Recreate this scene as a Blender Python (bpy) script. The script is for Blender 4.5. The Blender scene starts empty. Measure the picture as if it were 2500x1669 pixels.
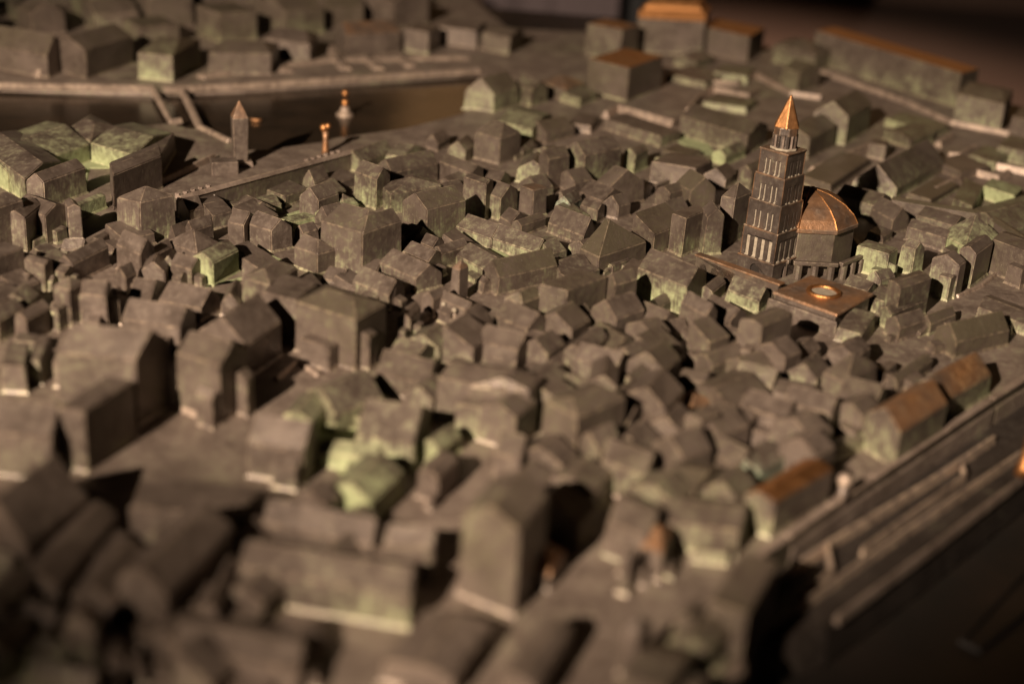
import bpy, bmesh, math, random
from mathutils import Vector, Matrix
random.seed(7)
S = bpy.context.scene
COL = S.collection

# ------------------------------------------------------------------ camera
PITCH, ROLL = math.radians(23.7), math.radians(3.9)
F_ = Vector((0, math.cos(PITCH), -math.sin(PITCH)))
R0 = Vector((1, 0, 0)); U0 = Vector((0, math.sin(PITCH), math.cos(PITCH)))
R_ = R0 * math.cos(ROLL) + U0 * math.sin(ROLL)
U_ = U0 * math.cos(ROLL) - R0 * math.sin(ROLL)
cd = bpy.data.cameras.new('camera'); cam = bpy.data.objects.new('camera', cd); COL.objects.link(cam)
cam.matrix_world = Matrix(((R_.x, U_.x, -F_.x, 0), (R_.y, U_.y, -F_.y, 0), (R_.z, U_.z, -F_.z, .30), (0, 0, 0, 1)))
cd.sensor_width = 36; cd.lens = 50; cd.clip_start = .02; cd.clip_end = 60
cd.dof.use_dof = True; cd.dof.focus_distance = .872; cd.dof.aperture_fstop = 3.6; cd.dof.aperture_blades = 9
S.camera = cam

# ------------------------------------------------------------------ light (a museum spot from the left front, warm glow behind)
w = bpy.data.worlds.new('World'); S.world = w; w.use_nodes = True
bg = w.node_tree.nodes['Background']; bg.inputs[0].default_value = (1.0, .62, .36, 1); bg.inputs[1].default_value = .002
def aim(o, src, dst):
    o.location = src; o.rotation_euler = (Vector(dst) - Vector(src)).to_track_quat('-Z', 'Y').to_euler()
ld = bpy.data.lights.new('gallery_spot', 'SPOT'); lo = bpy.data.objects.new('gallery_spot', ld); COL.objects.link(lo)
ld.energy = 590; ld.color = (1.0, .81, .63); ld.spot_size = math.radians(34); ld.spot_blend = .6; ld.shadow_soft_size = .014
aim(lo, (-.76, -.84, .86), (-.07, .93, 0))
gd = bpy.data.lights.new('hall_glow', 'AREA'); go = bpy.data.objects.new('hall_glow', gd); COL.objects.link(go)
gd.energy = 2.8; gd.color = (1.0, .52, .20); gd.shape = 'RECTANGLE'; gd.size = 2.6; gd.size_y = .7
aim(go, (.85, 3.7, .95), (.0, 1.0, 0))
fd = bpy.data.lights.new('floor_fill_spot', 'SPOT'); fo = bpy.data.objects.new('floor_fill_spot', fd); COL.objects.link(fo)  # unseen lamp added to brighten the floor behind the model
fd.energy = 520; fd.color = (1.0, .72, .52); fd.spot_size = math.radians(70); fd.spot_blend = 1.0; fd.shadow_soft_size = .1
aim(fo, (.3, 4.9, 2.3), (.45, 4.9, -.85))
S.view_settings.view_transform = 'Standard'; S.view_settings.look = 'None'
S.view_settings.exposure = 0; S.view_settings.gamma = 1

# ------------------------------------------------------------------ materials
class NT:
    def __init__(s, name):
        s.m = bpy.data.materials.new(name); s.m.use_nodes = True; s.t = s.m.node_tree
        s.p = s.t.nodes['Principled BSDF']
    def n(s, t, **k):
        x = s.t.nodes.new(t)
        for a, b in k.items(): setattr(x, a, b)
        return x
    def l(s, a, b): s.t.links.new(a, b)
    def val(s, x, inp):
        if isinstance(x, (int, float)): inp.default_value = x
        elif isinstance(x, tuple): inp.default_value = (*x, 1)
        else: s.l(x, inp)
    def math(s, op, a, b=0., clamp=False):
        x = s.n('ShaderNodeMath', operation=op, use_clamp=clamp); s.val(a, x.inputs[0]); s.val(b, x.inputs[1]); return x.outputs[0]
    def mix(s, f, a, b, blend='MIX'):
        x = s.n('ShaderNodeMix', data_type='RGBA', blend_type=blend); s.val(f, x.inputs[0]); s.val(a, x.inputs[6]); s.val(b, x.inputs[7]); return x.outputs[2]
    def fmix(s, f, a, b):
        x = s.n('ShaderNodeMix', data_type='FLOAT'); s.val(f, x.inputs[0]); s.val(a, x.inputs[2]); s.val(b, x.inputs[3]); return x.outputs[0]
    def noise(s, vec, scale, det=3, rough=.55):
        x = s.n('ShaderNodeTexNoise'); x.inputs['Scale'].default_value = scale; x.inputs['Detail'].default_value = det
        x.inputs['Roughness'].default_value = rough; s.l(vec, x.inputs['Vector']); return x.outputs['Fac']
    def step(s, v, a, b):
        x = s.n('ShaderNodeMapRange', interpolation_type='SMOOTHSTEP'); s.val(v, x.inputs[0]); x.inputs[1].default_value = a; x.inputs[2].default_value = b; return x.outputs[0]
    def attr(s, name): 
        x = s.n('ShaderNodeAttribute', attribute_name=name); return x.outputs['Fac']

def bronze(name, dark=1.0, rough=.45, gloss=0.0):
    k = NT(name); g = k.n('ShaderNodeNewGeometry'); pos = g.outputs['Position']
    n0 = k.noise(pos, 11, 2); n1 = k.noise(pos, 55, 3); n2 = k.noise(pos, 260, 4, .6); n3 = k.noise(pos, 1400, 3, .6)
    st = k.n('ShaderNodeMapping'); st.inputs['Scale'].default_value = (1, 1, .12); k.l(pos, st.inputs[0])
    ns = k.noise(st.outputs[0], 900, 2)
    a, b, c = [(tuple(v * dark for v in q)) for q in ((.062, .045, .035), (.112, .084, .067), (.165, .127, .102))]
    base = k.mix(k.step(n1, .3, .72), a, b)
    base = k.mix(k.step(n2, .42, .9), base, c)
    # olive film on tops and in sheltered spots
    ol = k.math('ADD', k.math('MULTIPLY', k.attr('olive'), 1.15), k.math('MULTIPLY', k.math('SUBTRACT', n2, .5), 1.5))
    ol = k.math('ADD', ol, k.math('MULTIPLY', k.math('SUBTRACT', n0, .5), 1.1))
    base = k.mix(k.math('MULTIPLY', k.step(ol, .1, .8), .8), base, k.mix(n3, (.052, .043, .025), (.104, .085, .052)))
    # verdigris
    vd = k.attr('verd')
    mint = k.attr('mint')
    vcol = k.mix(mint, k.mix(n2, (.135, .145, .062), (.30, .335, .175)), (.27, .37, .25))
    vv = k.math('ADD', vd, k.math('MULTIPLY', k.math('SUBTRACT', n2, .5), 1.0))
    vv = k.math('ADD', vv, k.math('MULTIPLY', k.math('SUBTRACT', n1, .5), .9))
    vv = k.math('ADD', vv, k.math('MULTIPLY', k.math('SUBTRACT', n0, .55), .8))
    sx = k.n('ShaderNodeSeparateXYZ'); k.l(pos, sx.inputs[0])
    low = k.n('ShaderNodeMapRange'); k.l(sx.outputs[2], low.inputs[0]); low.inputs[1].default_value = .002; low.inputs[2].default_value = .022; low.inputs[3].default_value = .35; low.inputs[4].default_value = -.45
    vv = k.math('ADD', vv, k.math('MULTIPLY', k.math('MULTIPLY', low.outputs[0], vd), 1.2))
    vv = k.math('ADD', vv, k.math('MULTIPLY', k.math('SUBTRACT', ns, .5), .9))
    vf = k.math('MULTIPLY', k.step(vv, .15, 1.15), .88)
    base = k.mix(vf, base, vcol)
    # rubbed arrises; also pale wall feet and kerbs, painted as if lit
    we = k.math('MULTIPLY', k.attr('wear_glint'), k.step(n2, .35, .65))
    base = k.mix(k.math('MULTIPLY', we, .55), base, (.42, .31, .21))
    # dust specks
    vo = k.n('ShaderNodeTexVoronoi'); vo.inputs['Scale'].default_value = 800; k.l(pos, vo.inputs['Vector'])
    sp = k.math('MULTIPLY', k.math('LESS_THAN', vo.outputs['Distance'], .13), k.math('GREATER_THAN', k.n('ShaderNodeSeparateColor').outputs[0], .87))
    sc = [x for x in k.t.nodes if x.bl_idname == 'ShaderNodeSeparateColor'][0]; k.l(vo.outputs['Color'], sc.inputs[0])
    base = k.mix(k.math('MULTIPLY', sp, .5), base, (.55, .48, .40))
    # bare copper
    cu = k.math('ADD', k.attr('copper'), k.math('MULTIPLY', k.math('SUBTRACT', n1, .5), .7))
    cf = k.step(cu, .15, .75)
    base = k.mix(cf, base, k.mix(n2, (.29, .125, .042), (.47, .225, .09)))
    k.l(base, k.p.inputs['Base Color'])
    k.l(k.fmix(k.math('MULTIPLY', vf, 1.), k.fmix(cf, .38, 1.0), 0.), k.p.inputs['Metallic'])
    rr = k.math('ADD', k.fmix(cf, rough, .50), k.math('MULTIPLY', k.math('SUBTRACT', n2, .5), .25))
    rr = k.math('ADD', rr, k.math('MULTIPLY', vf, .25), True)
    k.l(rr, k.p.inputs['Roughness'])
    k.p.inputs['Specular IOR Level'].default_value = .45 + gloss
    h = k.math('ADD', k.math('MULTIPLY', n2, .5), k.math('ADD', k.math('MULTIPLY', n3, .22), k.math('MULTIPLY', ns, .18)))
    bp = k.n('ShaderNodeBump'); bp.inputs['Strength'].default_value = .55; bp.inputs['Distance'].default_value = .0011
    k.l(h, bp.inputs['Height']); k.l(bp.outputs[0], k.p.inputs['Normal'])
    return k.m
M_BR = bronze('cast_bronze')
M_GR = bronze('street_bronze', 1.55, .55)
M_KB = bronze('kerb_bronze', 2.0, .5)  # paler bronze; on kerbs it stands in for lit edges
def simple(name, col, rough=.6, metal=0., col2=None, sc=40, bump=.3, dist=.001):
    k = NT(name); g = k.n('ShaderNodeNewGeometry'); n = k.noise(g.outputs['Position'], sc, 4)
    k.l(k.mix(k.step(n, .3, .7), col, col2 or tuple(v * .7 for v in col)), k.p.inputs['Base Color'])
    k.p.inputs['Roughness'].default_value = rough; k.p.inputs['Metallic'].default_value = metal
    bp = k.n('ShaderNodeBump'); bp.inputs['Strength'].default_value = bump; bp.inputs['Distance'].default_value = dist
    k.l(n, bp.inputs['Height']); k.l(bp.outputs[0], k.p.inputs['Normal'])
    return k.m
M_WATER = simple('polished_water_bronze', (.060, .040, .026), .2, .6, (.036, .026, .018), 30, .12, .002)
M_DARK = simple('blackened_bronze', (.016, .011, .008), .5, .1, (.010, .008, .006), 25, .2)
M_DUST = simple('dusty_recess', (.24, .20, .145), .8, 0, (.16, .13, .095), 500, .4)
M_TOWER = bronze('dark_tower_bronze', .60, .42, .1)
M_TERR = bronze('shaded_terrace_bronze', .32, .55)  # colour darkened to stand in for the light lost on the terraces
M_FLOOR = simple('brown_carpet', (.125, .075, .055), .9, 0, (.105, .062, .046), 3, .2, .01)
M_CLOTH = simple('mauve_cloth', (.075, .054, .055), .9, 0, (.058, .042, .043), 300, .5, .002)
M_BLACK = simple('black_cloth', (.012, .011, .011), .9, 0, None, 60)
HOUSES=[
('courtyard block with hipped wings round a green walled court, left of the obelisk','house','gabled_house',[[-0.3108,0.8465,-0.0523,0.0659,0.0102,0.0426,0.0163,'a',0,0,0.0044,0.7,0,0],[-0.3293,0.868,-0.0445,0.0466,0.0299,0.0763,0.0131,'b',0,0,0.0055,0.9,0,0],[-0.2631,0.9206,-0.0356,0.0217,0.0128,0.0593,0.0137,'a',0,0,0.0051,0.9,0,0],[-0.2996,0.9454,-0.025,0.0249,0.0054,0.0416,0.014,'a',0.35,0.35,0.0052,0.6,0,0],[-0.256,0.8479,-0.01,0.0276,0.0185,0.0495,0.0223,'b',0,0,0.0017,0,0.1,0],[-0.2448,0.9248,-0.0223,0.0137,-0.005,0.0568,0.0138,'f',0,0,0.0,0,0.2,0],[-0.2972,0.8403,-0.0123,0.0026,0.0159,0.036,0.0171,'b',0,0,0.006,0.5,0,0],[-0.3478,0.9711,-0.0079,0.0042,0.0045,0.0248,0.0038,'b',0.5,0.1,0.0076,0.6,0,0]]),
('low green slab wall standing inside the court of the upper left block','block','flat_roofed_block',[[-0.2747,0.8162,-0.0043,0.0034,0.0136,0.0339,0.0092,'f',0,0,0.0,0.7,0,0]]),
('tall dark cube shaped house with pyramid roof and two white nicks under its eaves','house','pyramid_roofed_house',[[-0.2238,0.7906,-0.0166,0.0081,0.0169,0.0188,0.0252,'p',0,0,0.0066,0,0.1,0]]),
('dark flat roofed block cut by the left picture edge below the courtyard block','house','gabled_house',[[-0.2964,0.7592,-0.0143,0.0107,0.0103,0.0171,0.0276,'b',0.3,0.3,0.0039,0,0.1,0]]),
('house stepped into three teeth with dark scored recesses at the far left','house','gabled_house',[[-0.2823,0.7637,-0.0147,0.005,0.0013,0.0285,0.0206,'b',0,0,0.0036,0,0,0],[-0.275,0.7767,-0.0239,0.0169,0.0072,0.0206,0.0177,'a',0,0,0.004,0,0,0],[-0.2658,0.789,-0.0059,0.0105,0.0078,0.0018,0.0203,'a',0,0,0.0024,0,0,0],[-0.2799,0.7681,-0.0062,0.0054,0.0046,0.0099,0.0056,'f',0,0,0.0,0,0,0],[-0.2703,0.7804,-0.0072,0.0041,0.004,0.0088,0.0081,'f',0,0,0.0,0,0,0]]),
('block with a black scored right wall at the left picture edge','block','flat_roofed_block',[[-0.2771,0.6912,-0.0141,0.0081,0.012,0.0231,0.0222,'f',0,0,0.0,0,0,0],[-0.284,0.6866,-0.0053,0.003,0.0039,0.0075,0.0126,'sR',0,0,0.0022,0,0,0]]),
('narrow house with a bright left wall right of the black scored wall','house','gabled_house',[[-0.2528,0.7056,-0.0243,0.0146,0.003,0.0086,0.0158,'a',0,0,0.0011,0,0,0],[-0.2614,0.7018,-0.0082,0.0049,0.0029,0.0084,0.0085,'a',0,0,0.002,0,0,0]]),
('small low house tucked in front of the narrow bright walled house at far left','house','gabled_house',[[-0.244,0.7118,-0.0141,0.0064,0.0024,0.0109,0.0099,'a',0,0,0.0026,0,0,0],[-0.2496,0.7067,-0.0067,0.003,0.0017,0.0079,0.006,'a',0,0,0.0026,0,0,0],[-0.239,0.7159,-0.0082,0.0037,0.0009,0.004,0.0067,'f',0,0,0.0019,0,0,0]]),
('long house at left with dark right wall and a box dormer on its roof','house','gabled_house',[[-0.242,0.7206,-0.0096,0.0043,0.0115,0.0315,0.0115,'b',0,0,0.005,0,0,0],[-0.2498,0.7419,-0.0065,0.0057,0.006,0.0127,0.0047,'f',0,0,0.0,0,0,0]]),
('pale pointed roof rising behind the long house with the box dormer','house','gabled_house',[[-0.246,0.7531,-0.0129,-0.0032,0.0004,0.0102,0.0087,'a',0,0,0.0049,0,0,0]]),
('small pale slanted box before the pointed roof at far left','house','shed_roofed_house',[[-0.2583,0.7382,-0.0171,0.0124,0.0043,0.0118,0.0062,'sL',0,0,0.0023,0,0,0]]),
('gabled house directly below the tall dark cube with the pyramid roof','house','gabled_house',[[-0.2084,0.7351,-0.0178,0.013,0.0049,0.0135,0.0148,'a',0,0,0.007,0,0,0]]),
('low flat annex left of the gable below the tall dark cube','block','flat_roofed_block',[[-0.2444,0.7774,-0.0051,0.0031,0.0041,0.0149,0.0057,'f',0,0,0.0,0,0,0]]),
('narrow saddle roof running back from the gabled house below the dark cube','house','gabled_house',[[-0.2052,0.7422,-0.0066,0.0046,0.0075,0.0219,0.0102,'b',0,0,0.0035,0,0,0]]),
('tiny pale gable front left of the two small boxes near the green walled house','house','gabled_house',[[-0.1931,0.7263,-0.0137,0.0016,-0.0013,0.0141,0.0085,'b',0,0,0.006,0,0,0]]),
('tiny upright gable between the pale gable front and the green walled house','house','gabled_house',[[-0.1912,0.7387,-0.0065,0.0016,0.0003,0.0131,0.0094,'b',0,0,0.0045,0,0,0],[-0.1937,0.7305,-0.0025,0.0006,0.0002,0.0097,0.0062,'sR',0,0,0.0011,0,0,0],[-0.1853,0.7401,-0.0087,0.0022,0.0001,0.0048,0.0065,'f',0,0,0.002,0,0,0]]),
('gabled house with an olive end wall adjoining the bright green wall, left of centre','house','gabled_house',[[-0.1791,0.7278,-0.0137,0.0085,0.0048,0.0131,0.0101,'a',0,0,0.005,0.2,0,0],[-0.1838,0.7223,-0.0057,0.0035,0.0029,0.0078,0.0067,'a',0,0,0.0028,0.2,0,0],[-0.1731,0.7277,-0.0076,0.0047,0.0017,0.0046,0.0064,'f',0,0,0.0029,0.2,0,0]]),
('house with a bright green right wall left of the twin ridged block','house','gabled_house',[[-0.1677,0.7319,-0.0139,0.0087,0.0093,0.0256,0.0132,'b',0,0,0.0043,0.9,0,0]]),
('wide pyramid roofed house behind the green walled house','house','pyramid_roofed_house',[[-0.1823,0.7538,-0.0212,0.0166,0.0103,0.0185,0.0103,'p',0,0,0.0088,0,0,0],[-0.1932,0.7519,-0.0073,0.0057,0.0045,0.0081,0.0057,'f',0,0,0.0012,0,0,0],[-0.174,0.7576,-0.0071,0.0055,0.0031,0.0056,0.0039,'sL',0,0,0.001,0,0,0]]),
('small pale gable with a white peak right of the tall dark cube','house','gabled_house',[[-0.2016,0.7837,-0.0061,0.0053,0.0071,0.0155,0.0073,'b',0,0,0.0069,0,0,0]]),
('saddle roofed house behind the wide pyramid roof near the long wall','house','gabled_house',[[-0.1931,0.7888,-0.0056,0.0071,0.0105,0.0143,0.0107,'b',0,0,0.0057,0,0,0]]),
('double house of two joined gables with a white speck, left of the twin ridged block','house','gabled_house',[[-0.1627,0.7926,-0.011,0.0057,0.0039,0.0187,0.0148,'a',0,0,0.0061,0,0,0],[-0.146,0.7902,-0.0174,0.0106,0.0111,0.0108,0.0139,'a',0,0,0.0067,0.2,0,0]]),
('small gable at the left end of the long balustrade wall','house','gabled_house',[[-0.203,0.8258,-0.0118,0.0168,0.0077,0.0095,0.0093,'b',0,0,0.0059,0,0,0]]),
('slanting roofed house against the long balustrade wall, left end','house','gabled_house',[[-0.1883,0.822,-0.0198,0.0318,0.0115,0.0127,0.0093,'b',0,0,0.0017,0,0,0]]),
('long flat pale roof lying along the foot of the balustrade wall','house','gabled_house',[[-0.1785,0.8434,-0.0087,0.0157,0.0265,0.0194,0.0069,'b',0,0,0.001,0,0,0]]),
('tower like house with a black right wall in the blurred left foreground','house','pyramid_roofed_house',[[-0.2251,0.6628,-0.0101,0.0045,0.0048,0.0133,0.0209,'p',0,0,0.0044,0,0.2,0],[-0.2295,0.6567,-0.0033,0.0015,0.0029,0.0079,0.0129,'f',0,0,0.0024,0,0,0],[-0.2164,0.6666,-0.0082,0.0037,0.0016,0.0043,0.0157,'f',0,0,0.001,0,0,0]]),
('slim house with a bright left wall just right of the black walled tower house','house','gabled_house',[[-0.2058,0.6619,-0.0138,0.0005,-0.0034,0.0194,0.0194,'a',0,0,0.0044,0,0,0],[-0.2076,0.6533,-0.0068,0.0002,-0.0017,0.0097,0.0088,'f',0,0,0.0013,0,0,0],[-0.2025,0.6712,-0.009,0.0003,-0.0013,0.0076,0.0137,'f',0,0,0.0018,0,0,0]]),
('sloping roof at the left edge beneath the black scored wall','house','gabled_house',[[-0.2591,0.6578,-0.0213,0.0097,0.005,0.0225,0.0122,'b',0,0,0.003,0,0,0]]),
('small saddle roof overlapping the left edge roof','house','gabled_house',[[-0.2475,0.6649,-0.0173,0.0055,0.0017,0.0165,0.0102,'b',0,0,0.0043,0,0,0],[-0.2548,0.6617,-0.0075,0.0024,0.0007,0.0064,0.007,'a',0,0,0.0015,0,0,0]]),
('long saddle roof cut by the left edge above the pale stepped blocks','house','gabled_house',[[-0.2537,0.6389,-0.0108,0.0065,0.0073,0.0199,0.012,'b',0,0,0.0044,0,0,0]]),
('house with a black lower wall between the left edge and the tower like house','house','gabled_house',[[-0.2394,0.6397,-0.0085,0.0043,0.0056,0.0208,0.0127,'b',0,0,0.003,0,0,0]]),
('large house with a pale broad roof slope and dormers, left foreground above the paved street','house','gabled_house',[[-0.1637,0.5613,-0.0362,0.0024,0.0091,0.0249,0.0327,'a',0,0,0.0095,0,0,0],[-0.1993,0.5923,-0.0128,0.0023,-0.0004,0.0132,0.0134,'a',0,0,0.002,0,0,0],[-0.1861,0.5944,-0.0136,0.0007,0.0013,0.0061,0.0108,'b',0,0,0.0053,0,0,0],[-0.2126,0.6552,-0.0093,0.0001,0.0005,0.004,0.0043,'f',0,0,0.0,0,0,0]]),
('house with a pale long roof and a black gap at its right, left foreground','house','gabled_house',[[-0.1635,0.6371,-0.0308,0.008,0.0034,0.0212,0.0155,'a',0,0,0.0077,0,0,0],[-0.1681,0.6318,-0.0111,0.0029,0.0012,0.0073,0.0097,'a',0,0,0.0016,0,0,0],[-0.158,0.6437,-0.0087,0.0023,0.0012,0.0073,0.0075,'f',0,0,0.0024,0,0,0]]),
('small gable heading the row of low roofs left of the paved corner','house','gabled_house',[[-0.2107,0.7114,-0.0082,0.0051,0.004,0.0109,0.0091,'b',0,0,0.0055,0,0,0],[-0.2151,0.7082,-0.0037,0.0023,0.0021,0.0057,0.0034,'a',0,0,0.001,0,0,0],[-0.205,0.713,-0.0076,0.0048,0.0014,0.0037,0.0038,'sL',0,0,0.0016,0,0,0]]),
('second low roof in the left row, with a dark slit beside it','house','gabled_house',[[-0.1919,0.6906,-0.0133,0.0031,0.0005,0.0286,0.006,'a',0,0,0.0064,0,0,0],[-0.1956,0.6849,-0.0048,0.0011,0.0001,0.0075,0.0037,'sR',0,0,0.0029,0,0,0]]),
('long low house of two joined roofs ending the left row','house','gabled_house',[[-0.1635,0.6814,-0.0243,0.0083,0.0072,0.0198,0.0074,'a',0,0,0.0078,0,0,0],[-0.171,0.6776,-0.0105,0.0036,0.0024,0.0067,0.0034,'a',0,0,0.0019,0,0,0]]),
('small pale gable end at the right of the low left row','house','gabled_house',[[-0.1448,0.69,-0.0103,0.0018,-0.0009,0.0223,0.0075,'b',0,0,0.006,0,0,0],[-0.146,0.6819,-0.0038,0.0007,-0.0004,0.0093,0.0038,'sR',0,0,0.0012,0,0,0]]),
('flat hipped block with a pale eave line below the green walled house','house','gabled_house',[[-0.1282,0.6884,-0.0171,0.0107,0.0106,0.0291,0.02,'b',0.3,0.3,0.0046,0,0.2,0],[-0.1094,0.6636,-0.02,0.0094,0.0064,0.0276,0.0231,'f',0,0,0.0,0,0.1,0]]),
('broad house with one pale slope and one dark slope behind the paved street','house','gabled_house',[[-0.1263,0.6151,-0.0264,0.0144,0.0117,0.0322,0.0186,'b',0,0,0.0114,0,0,0],[-0.1358,0.6111,-0.0093,0.0051,0.0031,0.0086,0.0067,'sR',0,0,0.0016,0,0,0]]),
('small pale box in front of the broad two tone roof','block','flat_roofed_block',[[-0.1482,0.6454,-0.0115,0.0005,-0.0024,0.0145,0.0057,'f',0,0,0.0,0,0,0],[-0.1513,0.6374,-0.0042,0.0002,-0.0015,0.0092,0.0022,'a',0,0,0.0017,0,0,0],[-0.1424,0.6485,-0.009,0.0004,-0.0007,0.0042,0.0028,'f',0,0,0.0016,0,0,0]]),
('tall gabled block with lit left wall and black right wall on the paved street','house','gabled_house',[[-0.1285,0.5686,-0.0225,0.0114,0.0083,0.0228,0.0289,'a',0,0,0.0068,0,0.1,0],[-0.1308,0.5633,-0.0086,0.0044,0.0023,0.0064,0.0149,'a',0,0,0.003,0,0,0],[-0.1181,0.5776,-0.008,0.0041,0.0024,0.0065,0.0187,'b',0,0,0.0025,0,0,0]]),
('pale stepped blocks at the left edge beside the broad roofed house','house','shed_roofed_house',[[-0.2216,0.5858,-0.0116,-0.0001,-0.0053,0.0236,0.0133,'sR',0,0,0.002,0,0,0],[-0.2183,0.5962,-0.0068,0.0003,-0.0034,0.0273,0.0115,'sR',0,0,0.002,0,0,0],[-0.2299,0.6248,-0.0116,0.0001,-0.0022,0.0108,0.0084,'f',0,0,0.0,0,0,0]]),
('big blurred house at the left edge with a lit wall and two dark notches','house','gabled_house',[[-0.1838,0.5078,-0.0327,0.004,-0.0026,0.0295,0.02,'a',0,0,0.0085,0,0,0],[-0.19,0.5407,-0.0124,0.0013,-0.0009,0.0086,0.0076,'f',0,0,0.0,0,0,0],[-0.1941,0.5537,-0.0077,0.001,-0.001,0.0129,0.0077,'b',0,0,0.0013,0,0,0],[-0.1777,0.5625,-0.0148,0.0015,-0.0019,0.0172,0.0078,'f',0,0,0.0,0,0,0],[-0.1733,0.5176,-0.0127,0.0029,0.0119,0.0334,0.0281,'f',0,0,0.0,0,0,0]]),
('large house with a roof wholly in shadow, lower left corner area','house','gabled_house',[[-0.1701,0.4365,-0.0284,0.0167,0.012,0.0358,0.0155,'b',0,0,0.0138,0,0,0]]),
('blurred saddle roof below the shadowed roof at lower left','house','gabled_house',[[-0.153,0.4181,-0.0168,0.0058,0.0066,0.0535,0.0094,'b',0,0,0.0048,0,0,0],[-0.1608,0.4121,-0.0079,0.0027,0.0012,0.0094,0.0065,'sR',0,0,0.0026,0,0,0],[-0.1439,0.4432,-0.0085,0.0029,0.0026,0.0208,0.0067,'f',0,0,0.0022,0,0,0]]),
('blurred gabled house right of the lower left saddle roof','house','gabled_house',[[-0.1297,0.409,-0.0178,0.0052,0.0026,0.0344,0.0116,'b',0,0,0.0052,0,0,0],[-0.1361,0.4046,-0.006,0.0017,0.0005,0.0072,0.0068,'a',0,0,0.0021,0,0,0],[-0.1242,0.4254,-0.0086,0.0025,0.0007,0.0092,0.0086,'b',0,0,0.002,0,0,0]]),
('blurred upright house with a bright square front in the lower left corner','house','gabled_house',[[-0.1289,0.3833,-0.0114,0.0007,-0.0016,0.0109,0.0184,'b',0,0,0.006,0,0,0]]),
('wide flat roof with a bright chimney knob at the near end of the paved street','block','flat_roofed_block',[[-0.1022,0.4671,-0.0404,0.0032,0.0084,0.0237,0.0143,'f',0,0,0.0,0,0,0],[-0.1332,0.4894,-0.0135,0.0011,-0.0022,0.0167,0.0045,'f',0,0,0.0,0,0,0]]),
('long house with a nearly black roof in the lower left foreground','house','gabled_house',[[-0.111,0.4046,-0.0211,0.0105,0.0127,0.0492,0.0189,'b',0,0,0.0076,0,0,0],[-0.1149,0.3975,-0.0086,0.0043,0.0023,0.009,0.0077,'f',0,0,0.0028,0,0,0]]),
('narrow blurred house right of the nearly black roof','house','gabled_house',[[-0.0948,0.4081,-0.0064,0.0016,0.0013,0.032,0.0116,'b',0,0,0.0035,0,0,0]]),
('wide pinkish roof right below the green stained court in the foreground','house','gabled_house',[[-0.0474,0.4593,-0.0438,0.0116,0.0017,0.0186,0.0105,'a',0,0,0.0068,0,0,0],[-0.0603,0.4574,-0.0207,0.0055,0.0006,0.0062,0.0047,'f',0,0,0.0022,0,0,0],[-0.0424,0.4603,-0.0087,0.0023,0.0006,0.0069,0.0073,'sL',0,0,0.0011,0,0,0]]),
('wide pale roof with a dark pit in the lower foreground','house','gabled_house',[[-0.0293,0.4225,-0.0639,0.0108,0.0005,0.0227,0.0136,'a',0,0,0.0053,0,0,0],[-0.0491,0.4449,-0.0097,0.0025,0.0029,0.008,0.0037,'f',0,0,0.0,0,0,0]]),
('low broad roof on the bottom edge left of centre','house','gabled_house',[[-0.0616,0.3794,-0.0434,0.0077,-0.0007,0.0217,0.0112,'a',0,0,0.0034,0,0,0],[-0.0708,0.3732,-0.0133,0.0024,-0.0003,0.0088,0.0059,'f',0,0,0.0016,0,0,0],[-0.0559,0.384,-0.0089,0.0016,-0.0002,0.0073,0.0055,'sL',0,0,0.003,0,0,0]]),
('small pale chimney like block near the bottom left','house','gabled_house',[[-0.1186,0.3793,-0.0067,0.001,-0.0005,0.0076,0.0111,'b',0,0,0.0033,0,0,0],[-0.1185,0.3715,-0.002,0.0003,-0.0006,0.0089,0.007,'a',0,0,0.0014,0,0,0],[-0.1125,0.3812,-0.0089,0.0013,-0.0002,0.0023,0.0074,'b',0,0,0.0028,0,0,0]]),
('broad roof cut by the bottom edge at lower left','house','gabled_house',[[-0.1251,0.3629,-0.0218,0.0033,0.0019,0.0103,0.0109,'a',0,0,0.0038,0,0,0],[-0.1324,0.3577,-0.0099,0.0015,0.0013,0.0071,0.0074,'f',0,0,0.0019,0,0,0],[-0.1184,0.3655,-0.0089,0.0013,0.0005,0.0027,0.0057,'f',0,0,0.0013,0,0,0]]),
('dark blurred roof in the very corner at lower left','house','gabled_house',[[-0.1564,0.3781,-0.0111,0.0053,0.0038,0.016,0.0111,'b',0,0,0.0033,0,0,0],[-0.1597,0.3718,-0.0055,0.0026,0.0019,0.008,0.0073,'sR',0,0,0.0019,0,0,0],[-0.1492,0.383,-0.0081,0.0039,0.0015,0.0061,0.0074,'b',0,0,0.0012,0,0,0]]),
('dark blurred house on the left edge near the bottom','house','gabled_house',[[-0.165,0.3986,-0.0125,0.0052,0.0039,0.0209,0.0125,'b',0,0,0.004,0,0,0],[-0.1694,0.3921,-0.0058,0.0024,0.0016,0.0087,0.0064,'sR',0,0,0.0025,0,0,0],[-0.1605,0.3999,-0.0083,0.0035,0.0015,0.008,0.0053,'sL',0,0,0.0017,0,0,0]]),
('large twin ridged block standing tallest left of centre','house','gabled_house',[[-0.0886,0.7591,-0.0269,0.016,0.0205,0.0265,0.027,'a',0,0.33,0.0083,0,0.3,0],[-0.0885,0.7593,-0.0121,0.0074,0.0205,0.0265,0.0268,'b',0.33,0,0.0079,0,0.4,0]]),
('small hipped house at the left foot of the twin ridged block','house','gabled_house',[[-0.114,0.7584,-0.0156,0.0122,0.0096,0.0117,0.0128,'a',0,0.4,0.0062,0,0.1,0]]),
('little saddle roof between the double gables and the twin ridged block','house','gabled_house',[[-0.1299,0.8072,-0.0069,0.0058,0.0086,0.009,0.0075,'b',0,0,0.0048,0.2,0,0]]),
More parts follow.
